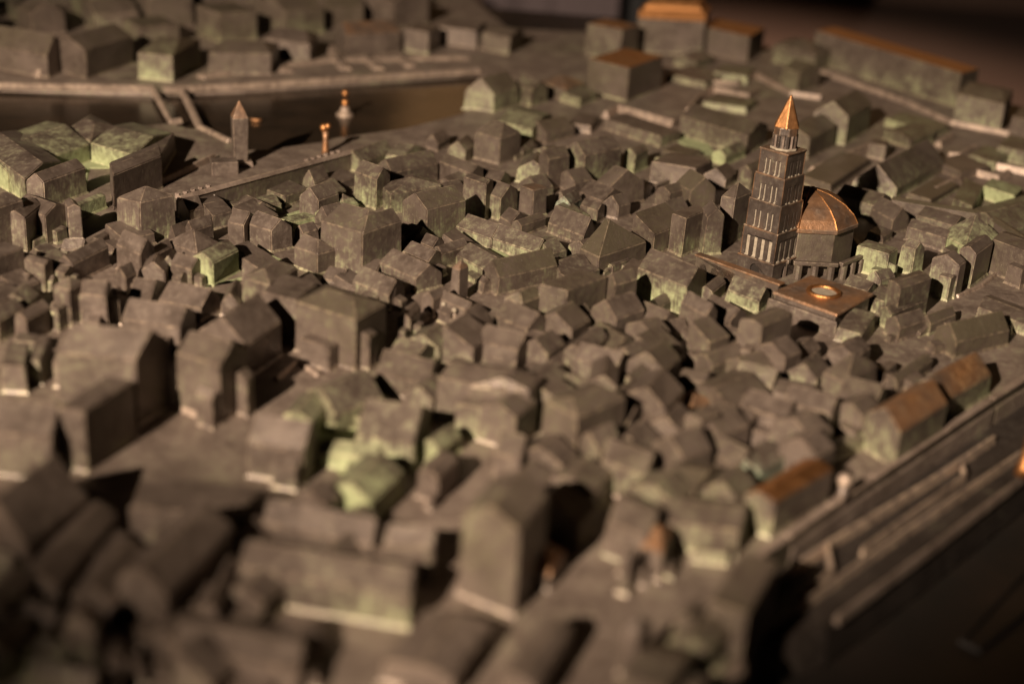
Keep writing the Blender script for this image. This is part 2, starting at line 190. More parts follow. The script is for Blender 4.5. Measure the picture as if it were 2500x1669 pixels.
('low verdigris roof behind the twin ridged block, left part','block','flat_roofed_block',[[-0.1409,0.8313,-0.0103,0.0066,0.0145,0.0157,0.0051,'f',0,0,0.0,0.8,0,0]]),
('verdigris edged low roof behind the left ridge of the twin block','house','gabled_house',[[-0.1233,0.8479,-0.0085,0.0072,0.0184,0.0304,0.0052,'b',0,0,0.0026,0.7,0,0]]),
('gabled house with a dark speckled roof right of the twin ridged block','house','gabled_house',[[-0.0568,0.8219,-0.0168,0.0129,0.0231,0.0243,0.0228,'b',0,0,0.0078,0,0.5,0]]),
('long low gabled house with a yellow green wall, right of the speckled roof house','house','gabled_house',[[-0.0169,0.8216,-0.0275,0.0213,0.0098,0.0203,0.0068,'a',0,0,0.0062,0.4,0,0],[0.0111,0.8012,-0.0293,0.0241,0.0082,0.0188,0.0067,'a',0,0,0.0066,0.5,0,0]]),
('second low gable with a mottled green front before the long yellow green house','house','gabled_house',[[-0.0185,0.7681,-0.0186,0.0245,0.0138,0.0184,0.0065,'a',0,0,0.0049,0.6,0,0],[-0.0241,0.7631,-0.0074,0.0097,0.0053,0.007,0.0029,'f',0,0,0.0026,0.6,0,0],[-0.009,0.7719,-0.0054,0.0072,0.0049,0.0066,0.0026,'b',0,0,0.0012,0.6,0,0]]),
('small hipped house below the speckled roof house','house','gabled_house',[[-0.0511,0.7683,-0.0171,0.0162,0.008,0.0155,0.0089,'a',0,0,0.0045,0.2,0,0],[-0.058,0.7672,-0.0081,0.0077,0.0031,0.006,0.0034,'sR',0,0,0.0023,0.2,0,0],[-0.0428,0.77,-0.0065,0.0062,0.0023,0.0045,0.0052,'f',0,0,0.0021,0.2,0,0]]),
('small saddle roof with a green right wall beside the mottled green front','house','gabled_house',[[-0.0449,0.7812,-0.0067,0.0092,0.0155,0.0197,0.0098,'b',0,0,0.0031,0.5,0,0]]),
('tiny pale roof behind the small hipped house near the centre','house','gabled_house',[[-0.0512,0.7999,-0.0093,0.0096,0.0074,0.0129,0.0067,'a',0,0,0.004,0,0,0]]),
('thin green wedge at the foot of the speckled roof house','block','flat_roofed_block',[[-0.0649,0.804,-0.0038,0.0034,0.0075,0.0151,0.0059,'f',0,0,0.0,0.4,0,0]]),
('long row house with a yellowish wall right of the foot of the twin block','house','gabled_house',[[-0.0563,0.7418,-0.0237,0.0215,0.0144,0.0134,0.0087,'a',0,0,0.0073,0.3,0,0],[-0.0649,0.7384,-0.0115,0.0104,0.0069,0.0064,0.006,'f',0,0,0.0024,0.3,0,0]]),
('second row house running down to the blurred square, centre left','house','gabled_house',[[-0.0685,0.7126,-0.0223,0.0192,0.0079,0.0171,0.0092,'a',0,0,0.0062,0,0,0],[-0.0769,0.7102,-0.0088,0.0076,0.0036,0.0078,0.0061,'sR',0,0,0.0013,0,0,0],[-0.0614,0.7141,-0.0068,0.0059,0.0031,0.0067,0.0054,'sL',0,0,0.0013,0,0,0]]),
('pale low gable in front of the twin ridged block','house','gabled_house',[[-0.098,0.7361,-0.0118,0.0024,0.0073,0.014,0.0063,'a',0,0,0.0053,0,0,0]]),
('tiny pale lean to against the right foot of the twin block','house','gabled_house',[[-0.0793,0.7516,-0.0097,0.0039,0.0032,0.0298,0.0064,'a',0,0,0.0024,0,0,0],[-0.0824,0.7441,-0.0047,0.0019,0.001,0.0094,0.0034,'f',0,0,0.0023,0,0,0]]),
('largest blurred block with a tall lit front and hipped olive roof, centre left','house','gabled_house',[[-0.0763,0.6344,-0.033,0.0194,0.0126,0.0254,0.0273,'a',0.3,0.3,0.0049,0,0.4,0],[-0.0888,0.6318,-0.0164,0.0096,0.0042,0.0086,0.0125,'f',0,0,0.002,0,0,0],[-0.0697,0.6363,-0.0078,0.0046,0.0038,0.0076,0.018,'sL',0,0,0.0018,0,0,0]]),
('slender tower with a copper pyramid tip rising from the blurred centre','tower','slender_tower',[[-0.0313,0.7326,-0.0054,0.003,0.0048,0.0071,0.0195,'p',0,0,0.0046,0,0,0.3]]),
('tiny copper capped turret right of the largest blurred block','tower','turret',[[-0.066,0.7168,-0.0032,0.0024,0.0016,0.0042,0.0108,'p',0,0,0.003,0,0,0.3]]),
('low blurred house beside the two pale figures','house','gabled_house',[[-0.0245,0.6985,-0.0197,0.0182,0.0047,0.0094,0.0091,'a',0,0,0.0038,0,0,0],[-0.034,0.6977,-0.0067,0.0062,0.0037,0.0074,0.0061,'a',0,0,0.0021,0,0,0],[-0.0177,0.698,-0.0066,0.0061,0.0015,0.0029,0.0059,'sL',0,0,0.0019,0,0,0]]),
('small dark house below the tiny turret','house','gabled_house',[[-0.0529,0.6745,-0.0073,0.0039,0.004,0.0185,0.0118,'b',0,0,0.0029,0,0,0],[-0.0553,0.6674,-0.0032,0.0017,0.0018,0.0085,0.0081,'f',0,0,0.0015,0,0,0],[-0.048,0.6764,-0.0079,0.0042,0.0014,0.0066,0.0082,'f',0,0,0.0013,0,0,0]]),
('blurred lit house at the foot of the slender copper tipped tower','house','gabled_house',[[-0.0441,0.7077,-0.0064,0.0045,0.0083,0.0129,0.0107,'b',0,0,0.003,0,0,0],[-0.0491,0.7012,-0.002,0.0014,0.005,0.0077,0.0042,'f',0,0,0.0027,0,0,0],[-0.0372,0.7078,-0.0074,0.0052,0.0029,0.0045,0.0038,'f',0,0,0.0017,0,0,0]]),
('house with a tall lit front behind the speckled roof house','house','gabled_house',[[-0.0947,0.8821,-0.0168,0.0149,0.0079,0.0148,0.0204,'a',0,0,0.0064,0,0,0]]),
('hipped house with one pale slope and a white speck at its eave','house','pyramid_roofed_house',[[-0.0844,0.8749,-0.0104,0.0225,0.0312,0.0269,0.0133,'p',0,0,0.0055,0,0,0]]),
('broad olive roof behind the pale hipped house','house','gabled_house',[[-0.0885,0.9183,-0.0122,0.0185,0.0295,0.0331,0.0138,'b',0,0,0.0072,0,0.3,0]]),
('tall hipped house near the far end of the balustrade wall, facing the water','house','gabled_house',[[-0.0184,1.0026,-0.0201,0.0126,0.0149,0.0216,0.0196,'a',0.3,0.3,0.0088,0,0.2,0]]),
('gabled house standing on the water edge with a pale front','house','gabled_house',[[-0.0284,1.1504,-0.025,0.0079,0.0205,0.0308,0.0153,'b',0,0,0.0123,0,0.4,0]]),
('small far house between the waterside gable and the old town','house','gabled_house',[[-0.0433,1.0,-0.0133,0.007,0.0076,0.0227,0.0089,'b',0,0,0.0061,0,0,0]]),
('tiny far gables near the end of the balustrade wall','house','gabled_house',[[-0.0651,1.0254,-0.0105,0.008,0.0078,0.0199,0.006,'b',0,0,0.0058,0,0,0]]),
('low saddle roof at the right end of the balustrade wall','house','gabled_house',[[-0.0881,0.9828,-0.0134,0.0037,0.0173,0.0282,0.0068,'a',0,0,0.0054,0,0,0]]),
('saddle roof touching the balustrade wall near its right end','house','gabled_house',[[-0.114,0.9576,-0.0146,0.0136,0.0191,0.0377,0.0085,'b',0,0,0.006,0,0,0]]),
('flat pale roof under the balustrade wall','block','flat_roofed_block',[[-0.1247,0.9102,-0.0136,0.0163,0.0129,0.0189,0.0073,'f',0,0,0.0,0,0,0]]),
('small white stained gable under the balustrade wall','house','gabled_house',[[-0.1387,0.9043,-0.0089,0.0067,0.0082,0.0166,0.0082,'b',0,0,0.008,0.1,0,0]]),
('gable with a pale green smear on its roof under the balustrade wall','house','gabled_house',[[-0.1282,0.8526,-0.0132,0.0078,0.0116,0.0187,0.013,'b',0,0,0.0074,0.2,0,0]]),
('low pointed roof with a verdigris eave behind the twin ridged block','house','pyramid_roofed_house',[[-0.1146,0.8685,-0.0116,0.0056,0.0089,0.0106,0.0062,'p',0,0,0.006,0.5,0,0]]),
('flat roof with a blue green smear beside the balustrade wall','block','flat_roofed_block',[[-0.1526,0.8742,-0.0151,0.0144,0.012,0.0229,0.0071,'f',0,0,0.0,0.2,0,0]]),
('long olive house behind the cube with the dark gold rim','house','gabled_house',[[-0.036,0.93,-0.0236,0.0253,0.0088,0.0146,0.0139,'a',0,0,0.0047,0,0.2,0]]),
('tall pale house left of the cube with the dark gold rim','house','gabled_house',[[-0.0235,0.8772,-0.0155,0.0127,0.0051,0.0118,0.0239,'a',0,0,0.0017,0,0,0],[-0.0137,0.8767,-0.0123,0.0125,0.0117,0.0207,0.0151,'a',0,0,0.006,0,0,0]]),
('low gable behind the tall pale house','house','gabled_house',[[-0.017,0.9372,-0.0177,0.012,0.0081,0.0247,0.0056,'a',0,0,0.0055,0,0,0]]),
('tall cube with a hollow top and dark gold rim near the centre','tower','square_tower',[[0.0076,0.8866,-0.0096,0.0091,0.0094,0.0092,0.0188,'f',0,0,0.0,0,0,0.3]]),
('small house with a bright mint green gable front right of the gold rimmed cube','house','gabled_house',[[0.0316,0.8877,-0.01,0.0025,0.0094,0.0163,0.0108,'b',0,0,0.0056,1.5,0,0]]),
('plain saddle roof behind the mint green gable','house','gabled_house',[[0.0278,0.9141,-0.0055,0.0021,0.0133,0.0178,0.0074,'b',0,0,0.0035,0,0,0]]),
('house with a wide pale roof slope behind the small white edged gable','house','gabled_house',[[0.0536,0.9031,-0.0157,0.0181,0.0158,0.0244,0.0091,'a',0,0,0.0064,0,0,0]]),
('small gable with pale edges left of the shed roofed block','house','gabled_house',[[0.0639,0.8959,-0.0112,0.0056,0.0092,0.01,0.0091,'b',0,0,0.0065,0,0.2,0]]),
('tiny house left of the small pale edged gable','house','gabled_house',[[0.0496,0.8836,-0.0116,0.0095,0.0058,0.0134,0.009,'a',0,0,0.0036,0,0,0]]),
('long pale roof slope running from the gold rimmed cube to the dark pyramid roof','house','gabled_house',[[0.0396,0.8388,-0.0221,0.0224,0.009,0.016,0.0069,'a',0,0,0.0104,0,0,0]]),
('dark box roofed house below the gold rimmed cube','house','gabled_house',[[0.0011,0.8481,-0.0068,0.0062,0.0157,0.0225,0.007,'b',0,0,0.0026,0,0.1,0]]),
('little rounded gable left of the dark box roofed house','house','gabled_house',[[-0.0057,0.8542,-0.0084,0.01,0.0116,0.0172,0.007,'a',0,0,0.0051,0,0,0]]),
('small tilted roof before the long pale slope','house','gabled_house',[[0.0193,0.8001,-0.0131,0.0232,0.0106,0.0107,0.0075,'b',0,0,0.0038,0,0,0],[0.0132,0.7953,-0.0056,0.0099,0.0063,0.0064,0.0039,'sR',0,0,0.0021,0,0,0],[0.0246,0.7973,-0.0044,0.0078,0.0028,0.0029,0.0053,'f',0,0,0.0012,0,0,0]]),
('house with a great dark triangular roof slope right of centre','house','gabled_house',[[0.0474,0.7869,-0.0117,0.0146,0.0312,0.0349,0.0124,'a',0,0.85,0.0145,0,0.7,0]]),
('large shed roofed block with a copper edged verge left of the bell tower','house','shed_roofed_house',[[0.0828,0.8285,-0.0128,0.0167,0.0217,0.0293,0.0145,'sL',0,0,0.0073,0,0.5,0],[0.1011,0.832,-0.0077,0.0105,0.0169,0.0218,0.0248,'f',0,0,0.0,0,0.2,0]]),
('narrow pointed house with a dark end wall left of the bell tower square','house','gabled_house',[[0.1144,0.837,-0.002,0.0175,0.0124,0.0052,0.0249,'a',0,0,0.0051,0.3,0,0]]),
('tall house with a lit left wall just left of the bell tower','house','pyramid_roofed_house',[[0.1339,0.8602,-0.0083,0.0049,0.0134,0.0178,0.0306,'p',0,0,0.0082,0,0.2,0]]),
('house with an olive hipped slope behind the shed roofed block','house','gabled_house',[[0.1131,0.9241,-0.0092,0.0186,0.0192,0.0087,0.0139,'a',0,0,0.0097,0,0.5,0]]),
('house with a standing ridge slab on its roof behind the shed roofed block','house','gabled_house',[[0.0998,0.9227,-0.0094,0.0096,0.013,0.0137,0.0121,'b',0,0,0.0032,0,0.2,0],[0.0937,0.9605,-0.0026,0.003,0.0152,0.0231,0.0048,'f',0,0,0.0,0,0,0]]),
('long house with a mottled olive roof left of the walled block, centre','house','gabled_house',[[-0.0102,0.7462,-0.0103,0.0146,0.0347,0.0297,0.0103,'b',0,0,0.0084,0,0.7,0],[-0.0185,0.7473,-0.0047,0.0066,0.0055,0.0047,0.006,'a',0,0,0.0029,0,0,0]]),
('grey smooth saddle roof behind the walled block','house','gabled_house',[[0.0255,0.7701,-0.0102,0.0201,0.0194,0.0181,0.0065,'b',0,0,0.0037,0,0,0],[0.0159,0.7737,-0.0038,0.0074,0.006,0.0056,0.0035,'a',0,0,0.002,0,0,0],[0.0364,0.7724,-0.0041,0.008,0.0065,0.0061,0.0027,'b',0,0,0.0025,0,0,0]]),
('flat dark house behind the left end of the walled block','block','flat_roofed_block',[[0.0314,0.7599,-0.0079,0.0105,0.0177,0.0235,0.0072,'f',0,0,0.0,0,0,0],[0.026,0.7562,-0.0038,0.0051,0.0047,0.0062,0.0028,'a',0,0,0.0013,0,0,0],[0.0424,0.7652,-0.0054,0.0072,0.0059,0.0078,0.0044,'f',0,0,0.002,0,0,0]]),
('long walled block with a tall dark right face and stepped top, centre right','block','flat_roofed_block',[[0.027,0.7012,-0.0155,0.0079,0.0229,0.0246,0.0241,'f',0,0,0.0,0,0.2,0],[0.0536,0.7194,-0.0057,0.0107,0.0136,0.0124,0.0216,'b',0,0,0.0046,0,0.1,0],[0.0301,0.759,-0.0033,0.0058,0.0112,0.0026,0.0048,'f',0,0,0.0,0,0.3,0],[0.0419,0.7643,-0.0041,0.0055,0.0141,0.0146,0.0036,'f',0,0,0.0,0,0,0]]),
('little pale lean to behind the right end of the walled block','house','shed_roofed_house',[[0.0692,0.7669,-0.0108,0.0078,0.0099,0.0275,0.0073,'sL',0,0,0.0016,0,0,0]]),
('long house with a mottled green roof left of the arcade','house','gabled_house',[[0.0948,0.735,-0.0267,0.0252,0.0143,0.0277,0.0173,'a',0,0,0.0075,0.6,0,0]]),
('low broken roof behind the long green roofed house','block','flat_roofed_block',[[0.0567,0.7919,-0.0087,0.0072,0.0118,0.0157,0.0058,'f',0,0,0.0,0,0.2,0],[0.0516,0.7866,-0.0036,0.003,0.005,0.0066,0.0028,'sR',0,0,0.0015,0,0,0],[0.0657,0.797,-0.0069,0.0057,0.0038,0.0051,0.0026,'b',0,0,0.0017,0,0,0]]),
('low house with pale green roofs just left of the copper plate building','house','gabled_house',[[0.1117,0.7545,-0.0085,0.0045,0.0105,0.0208,0.0072,'b',0,0,0.0032,0.4,0,0],[0.1373,0.7454,-0.017,0.0164,0.0091,0.0172,0.0072,'a',0,0,0.0064,0.6,0,0]]),
('house with a dark right slope and pale left wall below the long green roof','house','gabled_house',[[0.1003,0.6902,-0.0124,0.016,0.0079,0.0086,0.0195,'a',0,0,0.0052,0,0,0],[0.0926,0.6871,-0.0051,0.0065,0.0061,0.0067,0.0092,'sR',0,0,0.0013,0,0,0],[0.107,0.6892,-0.0055,0.0071,0.0031,0.0033,0.0077,'b',0,0,0.0014,0,0,0]]),
('saddle roof right of the dark sloped house, before the copper plate building','house','gabled_house',[[0.116,0.7049,-0.0136,0.0225,0.0112,0.0121,0.0115,'a',0,0,0.0045,0.2,0,0],[0.106,0.7066,-0.0063,0.0104,0.0061,0.0066,0.0064,'sR',0,0,0.0027,0.2,0,0]]),
('blurred saddle roof at the corner of the pale ground line, right of centre','house','gabled_house',[[0.0778,0.6847,-0.0045,0.015,0.0157,0.01,0.0083,'b',0,0,0.0053,0,0,0],[0.0703,0.6813,-0.0015,0.005,0.008,0.0051,0.004,'f',0,0,0.0011,0,0,0]]),
('tiny bracket shaped gable right of the walled block','house','gabled_house',[[0.0636,0.6978,-0.0044,0.0097,0.0116,0.0097,0.0061,'b',0,0,0.0052,0,0,0]]),
('sloping low roof behind the bracket shaped gable','house','gabled_house',[[0.0717,0.717,-0.0068,0.0063,0.018,0.0281,0.0062,'b',0,0,0.003,0,0,0]]),
('blurred block with lit left and dark right wall before the walled block, left','house','gabled_house',[[0.0037,0.6972,-0.0102,0.0046,0.0139,0.0166,0.0166,'b',0.2,0.2,0.0045,0,0.5,0],[-0.0037,0.6926,-0.0042,0.0019,0.0055,0.0065,0.0115,'a',0,0,0.0024,0,0,0]]),
('long blurred saddle roof left of the big plain block','house','gabled_house',[[0.1002,0.6459,-0.0079,0.0147,0.0284,0.0276,0.0108,'b',0,0,0.0033,0,0.1,0],[0.0947,0.6408,-0.0027,0.005,0.0061,0.0059,0.0042,'a',0,0,0.0015,0,0,0],[0.1132,0.6524,-0.0043,0.0079,0.0104,0.0101,0.0047,'b',0,0,0.0029,0,0,0]]),
('low flat roof framed by pale ground lines, right of centre','block','flat_roofed_block',[[0.0814,0.656,-0.0098,0.0129,0.0197,0.0245,0.0051,'f',0,0,0.0,0,0,0]]),
('big plain block with an olive right wall before the copper plate building','house','gabled_house',[[0.1259,0.6648,-0.0115,0.0065,0.0196,0.0207,0.0263,'b',0,0,0.0018,0,0.4,0],[0.1206,0.6616,-0.005,0.0028,0.0045,0.0048,0.0135,'sR',0,0,0.0022,0,0,0],[0.1351,0.6679,-0.0078,0.0044,0.0051,0.0054,0.0149,'f',0,0,0.0016,0,0,0]]),
('dark roofed row house behind the domed octagon','house','gabled_house',[[0.2418,0.9306,-0.026,0.0189,0.0161,0.0238,0.0103,'a',0,0,0.0055,0,0.2,0]]),
('corner house with two pale slopes right of the domed octagon','house','gabled_house',[[0.247,0.9047,-0.0102,0.025,0.0145,0.0114,0.0092,'a',0,0,0.0081,0,0,0]]),
('long house with a dark roof and green tinged wall behind the pale green gables','house','gabled_house',[[0.2857,0.8957,-0.0208,0.0198,0.0138,0.0203,0.011,'a',0,0,0.0044,0.3,0,0]]),
('low house with a ragged eave in front of the long dark roof at right','house','gabled_house',[[0.2751,0.8748,-0.0208,0.0202,0.0081,0.0131,0.009,'a',0,0,0.0038,0.3,0,0]]),
('house with a bright yellow green roof slope at the right','house','pyramid_roofed_house',[[0.2825,0.8585,-0.0097,0.0281,0.0318,0.0224,0.0097,'p',0,0,0.0147,0.9,0,0]]),
('narrow house with a dark right wall on the pale square at right','house','gabled_house',[[0.2747,0.8112,-0.0079,0.0088,0.0184,0.0271,0.022,'b',0,0,0.0034,0.4,0,0]]),
('upright house with an olive green pentagon front on the pale square at right','house','gabled_house',[[0.26,0.7915,-0.014,0.0105,0.0069,0.009,0.0208,'b',0,0,0.0048,0.5,0,0],[0.2546,0.7863,-0.0066,0.005,0.0051,0.0067,0.014,'a',0,0,0.0012,0.5,0,0]]),
('low flat annex behind the upright olive front house','block','flat_roofed_block',[[0.2742,0.8564,-0.0042,0.0061,0.0139,0.0167,0.0071,'f',0,0,0.0,0.3,0,0]]),
('eroded green block right of the domed octagon','block','flat_roofed_block',[[0.2247,0.8172,-0.0176,0.0117,0.0091,0.0135,0.0162,'f',0,0,0.0,0.7,0,0],[0.2198,0.8111,-0.006,0.004,0.0049,0.0073,0.0069,'f',0,0,0.0012,0.7,0,0],[0.2298,0.8165,-0.0075,0.005,0.0025,0.0037,0.0089,'b',0,0,0.0011,0.7,0,0]]),
('small green tinged gabled house right of the eroded green block','house','gabled_house',[[0.2429,0.8273,-0.0082,0.0058,0.0086,0.0069,0.0163,'a',0,0,0.0049,0.5,0,0]]),
('tiny green roof between the domed octagon and the corner house','block','flat_roofed_block',[[0.2364,0.8808,-0.0087,0.0099,0.01,0.0156,0.0054,'f',0,0,0.0,0.3,0,0]]),
('broad mottled house cut by the right edge above the pale square','house','gabled_house',[[0.3154,0.8148,-0.022,0.0296,0.0155,0.0203,0.0212,'a',0,0,0.0026,0,0.3,0],[0.3064,0.8159,-0.0067,0.009,0.0048,0.0062,0.0125,'f',0,0,0.0014,0,0,0]]),
('stepped dark house with a tall right wall right of the copper plate building','house','gabled_house',[[0.2137,0.7427,-0.0053,0.0107,0.0229,0.0208,0.023,'b',0,0,0.0014,0,0.2,0],[0.2115,0.7547,-0.0088,0.011,0.0159,0.0223,0.0081,'a',0,0,0.0032,0,0,0],[0.2093,0.7354,-0.0048,0.0083,0.0255,0.0265,0.0095,'b',0,0,0.0032,0,0,0]]),
('small gable between the domed octagon and the stepped dark house','house','gabled_house',[[0.2149,0.7895,-0.0079,0.005,0.0118,0.0109,0.0092,'b',0,0,0.0042,0,0,0]]),
('low greenish roof right of the copper plate behind its corner','house','gabled_house',[[0.2039,0.7752,-0.0126,0.0102,0.0096,0.0122,0.0066,'a',0,0,0.0048,0.4,0,0],[0.1972,0.7711,-0.0051,0.0041,0.0052,0.0066,0.0028,'sR',0,0,0.0026,0.4,0,0],[0.2116,0.7743,-0.007,0.0057,0.0032,0.004,0.0027,'sL',0,0,0.0013,0.4,0,0]]),
('small saddle roof at the foot of the stepped dark house','house','gabled_house',[[0.2103,0.7192,-0.0052,0.0117,0.0194,0.0163,0.0078,'b',0,0,0.0045,0,0,0],[0.2057,0.7166,-0.0016,0.0036,0.0049,0.0041,0.0032,'f',0,0,0.0014,0,0,0]]),
('olive saddle roof left of the big dark roof with the green smear','house','gabled_house',[[0.2308,0.7317,-0.0042,0.0083,0.0197,0.0182,0.0063,'b',0,0,0.0038,0,0.4,0],[0.2244,0.7276,-0.0013,0.0025,0.0065,0.006,0.0027,'sR',0,0,0.0018,0,0,0],[0.2434,0.7373,-0.0041,0.008,0.0052,0.0048,0.0034,'sL',0,0,0.0017,0,0,0]]),
('big dark roof with a mint green smear at its corner, right side','house','gabled_house',[[0.2367,0.701,-0.0066,0.0201,0.0367,0.0248,0.0092,'b',0,0,0.007,0,0.6,0],[0.2272,0.7046,-0.0028,0.0084,0.0076,0.0052,0.0042,'f',0,0,0.0026,0,0,0]]),
('low wing with a striped pale wall at the right edge','house','gabled_house',[[0.2877,0.74,-0.0221,0.0238,0.0136,0.0226,0.0064,'a',0,0,0.0024,0.3,0,0],[0.2788,0.7406,-0.0068,0.0073,0.0038,0.0063,0.0045,'f',0,0,0.0012,0.3,0,0]]),
('small house below the right corner of the copper plate building','house','shed_roofed_house',[[0.1878,0.7066,-0.0125,0.0086,0.0129,0.0278,0.0077,'sR',0,0,0.0023,0,0,0]]),
('small pale gable below the big plain block, right foreground','house','gabled_house',[[0.149,0.6662,-0.0099,0.011,0.0138,0.022,0.0074,'b',0,0,0.0037,0.2,0,0],[0.1461,0.6617,-0.003,0.0034,0.0034,0.0054,0.003,'sR',0,0,0.002,0.2,0,0],[0.1569,0.6697,-0.006,0.0067,0.0053,0.0085,0.0048,'f',0,0,0.0026,0.2,0,0]]),
('blurred round topped house in the right foreground','house','pyramid_roofed_house',[[0.1628,0.6276,-0.0093,0.0135,0.0217,0.0262,0.0142,'p',0,0,0.0093,0,0.3,0]]),
('long house with two dark copper roofs stepping up at right','house','gabled_house',[[0.1762,0.5712,-0.012,0.0186,0.031,0.0356,0.018,'b',0,0,0.0074,0,0,0.4],[0.2103,0.6207,-0.0168,0.0119,0.0332,0.0367,0.012,'b',0,0,0.0093,0,0,0.4]]),
('blurred house with a bright orange copper roof in the right foreground','house','gabled_house',[[0.1103,0.5022,-0.0124,0.0068,0.03,0.0337,0.0166,'b',0,0,0.0031,0,0,0.9]]),
('blurred low gable left of the round topped house','house','gabled_house',[[0.1449,0.6178,-0.0209,0.0083,0.0084,0.0189,0.0084,'a',0,0,0.0035,0,0,0],[0.1385,0.6109,-0.0088,0.0035,0.004,0.0089,0.0032,'f',0,0,0.0014,0,0,0],[0.1529,0.6219,-0.0084,0.0033,0.0028,0.0062,0.0056,'f',0,0,0.0013,0,0,0]]),
('blurred block with a bright mint corner next to the orange roof','block','flat_roofed_block',[[0.1093,0.5373,-0.0092,0.0139,0.0169,0.0196,0.0115,'f',0,0,0.0,1.5,0,0]]),
('blurred narrow house left of the mint cornered block','house','gabled_house',[[0.1093,0.5779,-0.0058,0.0059,0.0108,0.019,0.0121,'a',0,0,0.0027,0,0,0]]),
('flat brown roof between the round topped house and the orange roof','block','flat_roofed_block',[[0.1416,0.5676,-0.0035,0.007,0.0262,0.0217,0.0067,'f',0,0,0.0,0,0,0]]),
('small pale box right of the round topped house','block','flat_roofed_block',[[0.191,0.6638,-0.0038,0.005,0.0094,0.0126,0.0059,'f',0,0,0.0,0,0,0],[0.1854,0.6605,-0.0014,0.0019,0.0046,0.0061,0.0025,'a',0,0,0.002,0,0,0],[0.1964,0.6611,-0.0054,0.0072,0.0032,0.0043,0.0037,'f',0,0,0.0029,0,0,0]]),
('dark blurred roof left of the stepped copper roofs','house','gabled_house',[[0.1946,0.6505,-0.0041,0.0055,0.0258,0.0329,0.0066,'b',0,0,0.0022,0,0.3,0],[0.1892,0.6444,-0.0018,0.0025,0.0057,0.0073,0.0025,'a',0,0,0.0024,0,0,0],[0.2038,0.6521,-0.0054,0.0072,0.0089,0.0114,0.0046,'sL',0,0,0.0019,0,0,0]]),
('tall block with a large dark right wall at the centre of the right foreground','house','gabled_house',[[0.0302,0.5436,-0.0152,0.0144,0.0225,0.0235,0.028,'b',0.2,0.2,0.0038,0,0.2,0]]),
('blurred house with a brown front and pale foot in the right foreground','house','gabled_house',[[0.0597,0.5196,-0.0193,0.0116,0.0065,0.0244,0.015,'a',0,0,0.005,0,0,0]]),
('blurred gable front left of the small dark copper roof','house','gabled_house',[[0.0715,0.575,-0.0192,0.0147,0.0105,0.0268,0.0186,'b',0,0,0.0073,0,0,0],[0.0659,0.5713,-0.006,0.0046,0.0028,0.0071,0.0127,'sR',0,0,0.0017,0,0,0],[0.0798,0.5792,-0.0071,0.0055,0.003,0.0075,0.0116,'sL',0,0,0.0029,0,0,0]]),
('small dark copper pyramid roof in the right foreground','house','pyramid_roofed_house',[[0.0859,0.598,-0.0083,0.0112,0.012,0.0144,0.0076,'p',0,0,0.0042,0,0,0.4],[0.0783,0.5982,-0.0027,0.0036,0.0046,0.0055,0.0032,'a',0,0,0.002,0,0,0],[0.095,0.6013,-0.0054,0.0072,0.0046,0.0055,0.005,'f',0,0,0.0014,0,0,0]]),
('blurred narrow dark house right of the gable front','block','flat_roofed_block',[[0.0861,0.5646,-0.0071,0.0054,0.0098,0.0093,0.021,'f',0,0,0.0,0,0.2,0],[0.0798,0.5631,-0.0023,0.0017,0.0044,0.0042,0.0145,'sR',0,0,0.0029,0,0,0],[0.0917,0.5628,-0.0072,0.0054,0.0037,0.0035,0.0131,'sL',0,0,0.0023,0,0,0]]),
('low pale roof at the foot of the tall dark walled block','block','flat_roofed_block',[[0.0268,0.5972,-0.0233,-0.0111,-0.0093,0.0105,0.0041,'f',0,0,0.0,0,0,0]]),
('blurred broad house with a pale ridge left of the tall dark walled block','house','gabled_house',[[0.01,0.5788,-0.0283,0.0022,0.0065,0.0173,0.0219,'b',0.2,0.2,0.0046,0.2,0,0]]),
('blurred saddle roof behind the broad house with a pale ridge','house','gabled_house',[[0.0176,0.6545,-0.0169,0.0039,0.0132,0.0238,0.0087,'a',0,0,0.0044,0.2,0,0],[0.0104,0.6508,-0.0066,0.0015,0.0031,0.0056,0.0056,'a',0,0,0.0019,0.2,0,0],[0.0235,0.6572,-0.0088,0.002,0.0039,0.007,0.0053,'f',0,0,0.0017,0.2,0,0]]),
('blurred pale house in front of the walled block','house','gabled_house',[[0.0351,0.6345,-0.0096,0.0078,0.0138,0.0281,0.0163,'b',0,0,0.0043,0,0,0],[0.0313,0.6276,-0.0039,0.0032,0.0039,0.008,0.0081,'a',0,0,0.0011,0,0,0],[0.0431,0.6364,-0.007,0.0057,0.0036,0.0073,0.0072,'f',0,0,0.0012,0,0,0]]),
('blurred dark brown roof right of the pale house before the walled block','house','gabled_house',[[0.0502,0.6522,-0.0135,0.0205,0.0141,0.0164,0.0123,'a',0,0,0.0044,0,0.3,0],[0.044,0.6477,-0.0066,0.01,0.0058,0.0068,0.0081,'a',0,0,0.0022,0,0,0]]),
('blurred small roof with a black gap beneath, right of centre','house','shed_roofed_house',[[0.0267,0.6331,-0.0106,0.0104,0.0128,0.0236,0.0085,'sL',0,0,0.0022,0,0,0],[0.0206,0.6275,-0.0052,0.0051,0.0046,0.0084,0.0058,'f',0,0,0.0028,0,0,0]]),
('blurred hipped house left of the gable front','house','gabled_house',[[0.0505,0.6038,-0.0135,0.0022,0.0023,0.0254,0.0158,'b',0,0,0.0048,0,0,0],[0.0461,0.5956,-0.0041,0.0007,0.0009,0.0098,0.0056,'sR',0,0,0.0011,0,0,0],[0.0554,0.6114,-0.0089,0.0014,0.0007,0.0081,0.0068,'sL',0,0,0.0016,0,0,0]]),
('blurred low house in front of the long saddle roof','house','gabled_house',[[0.0955,0.6291,-0.014,0.0009,0.0052,0.0146,0.0092,'a',0,0,0.0028,0,0,0],[0.0906,0.6217,-0.0063,0.0004,0.003,0.0085,0.0041,'sR',0,0,0.0019,0,0,0]]),
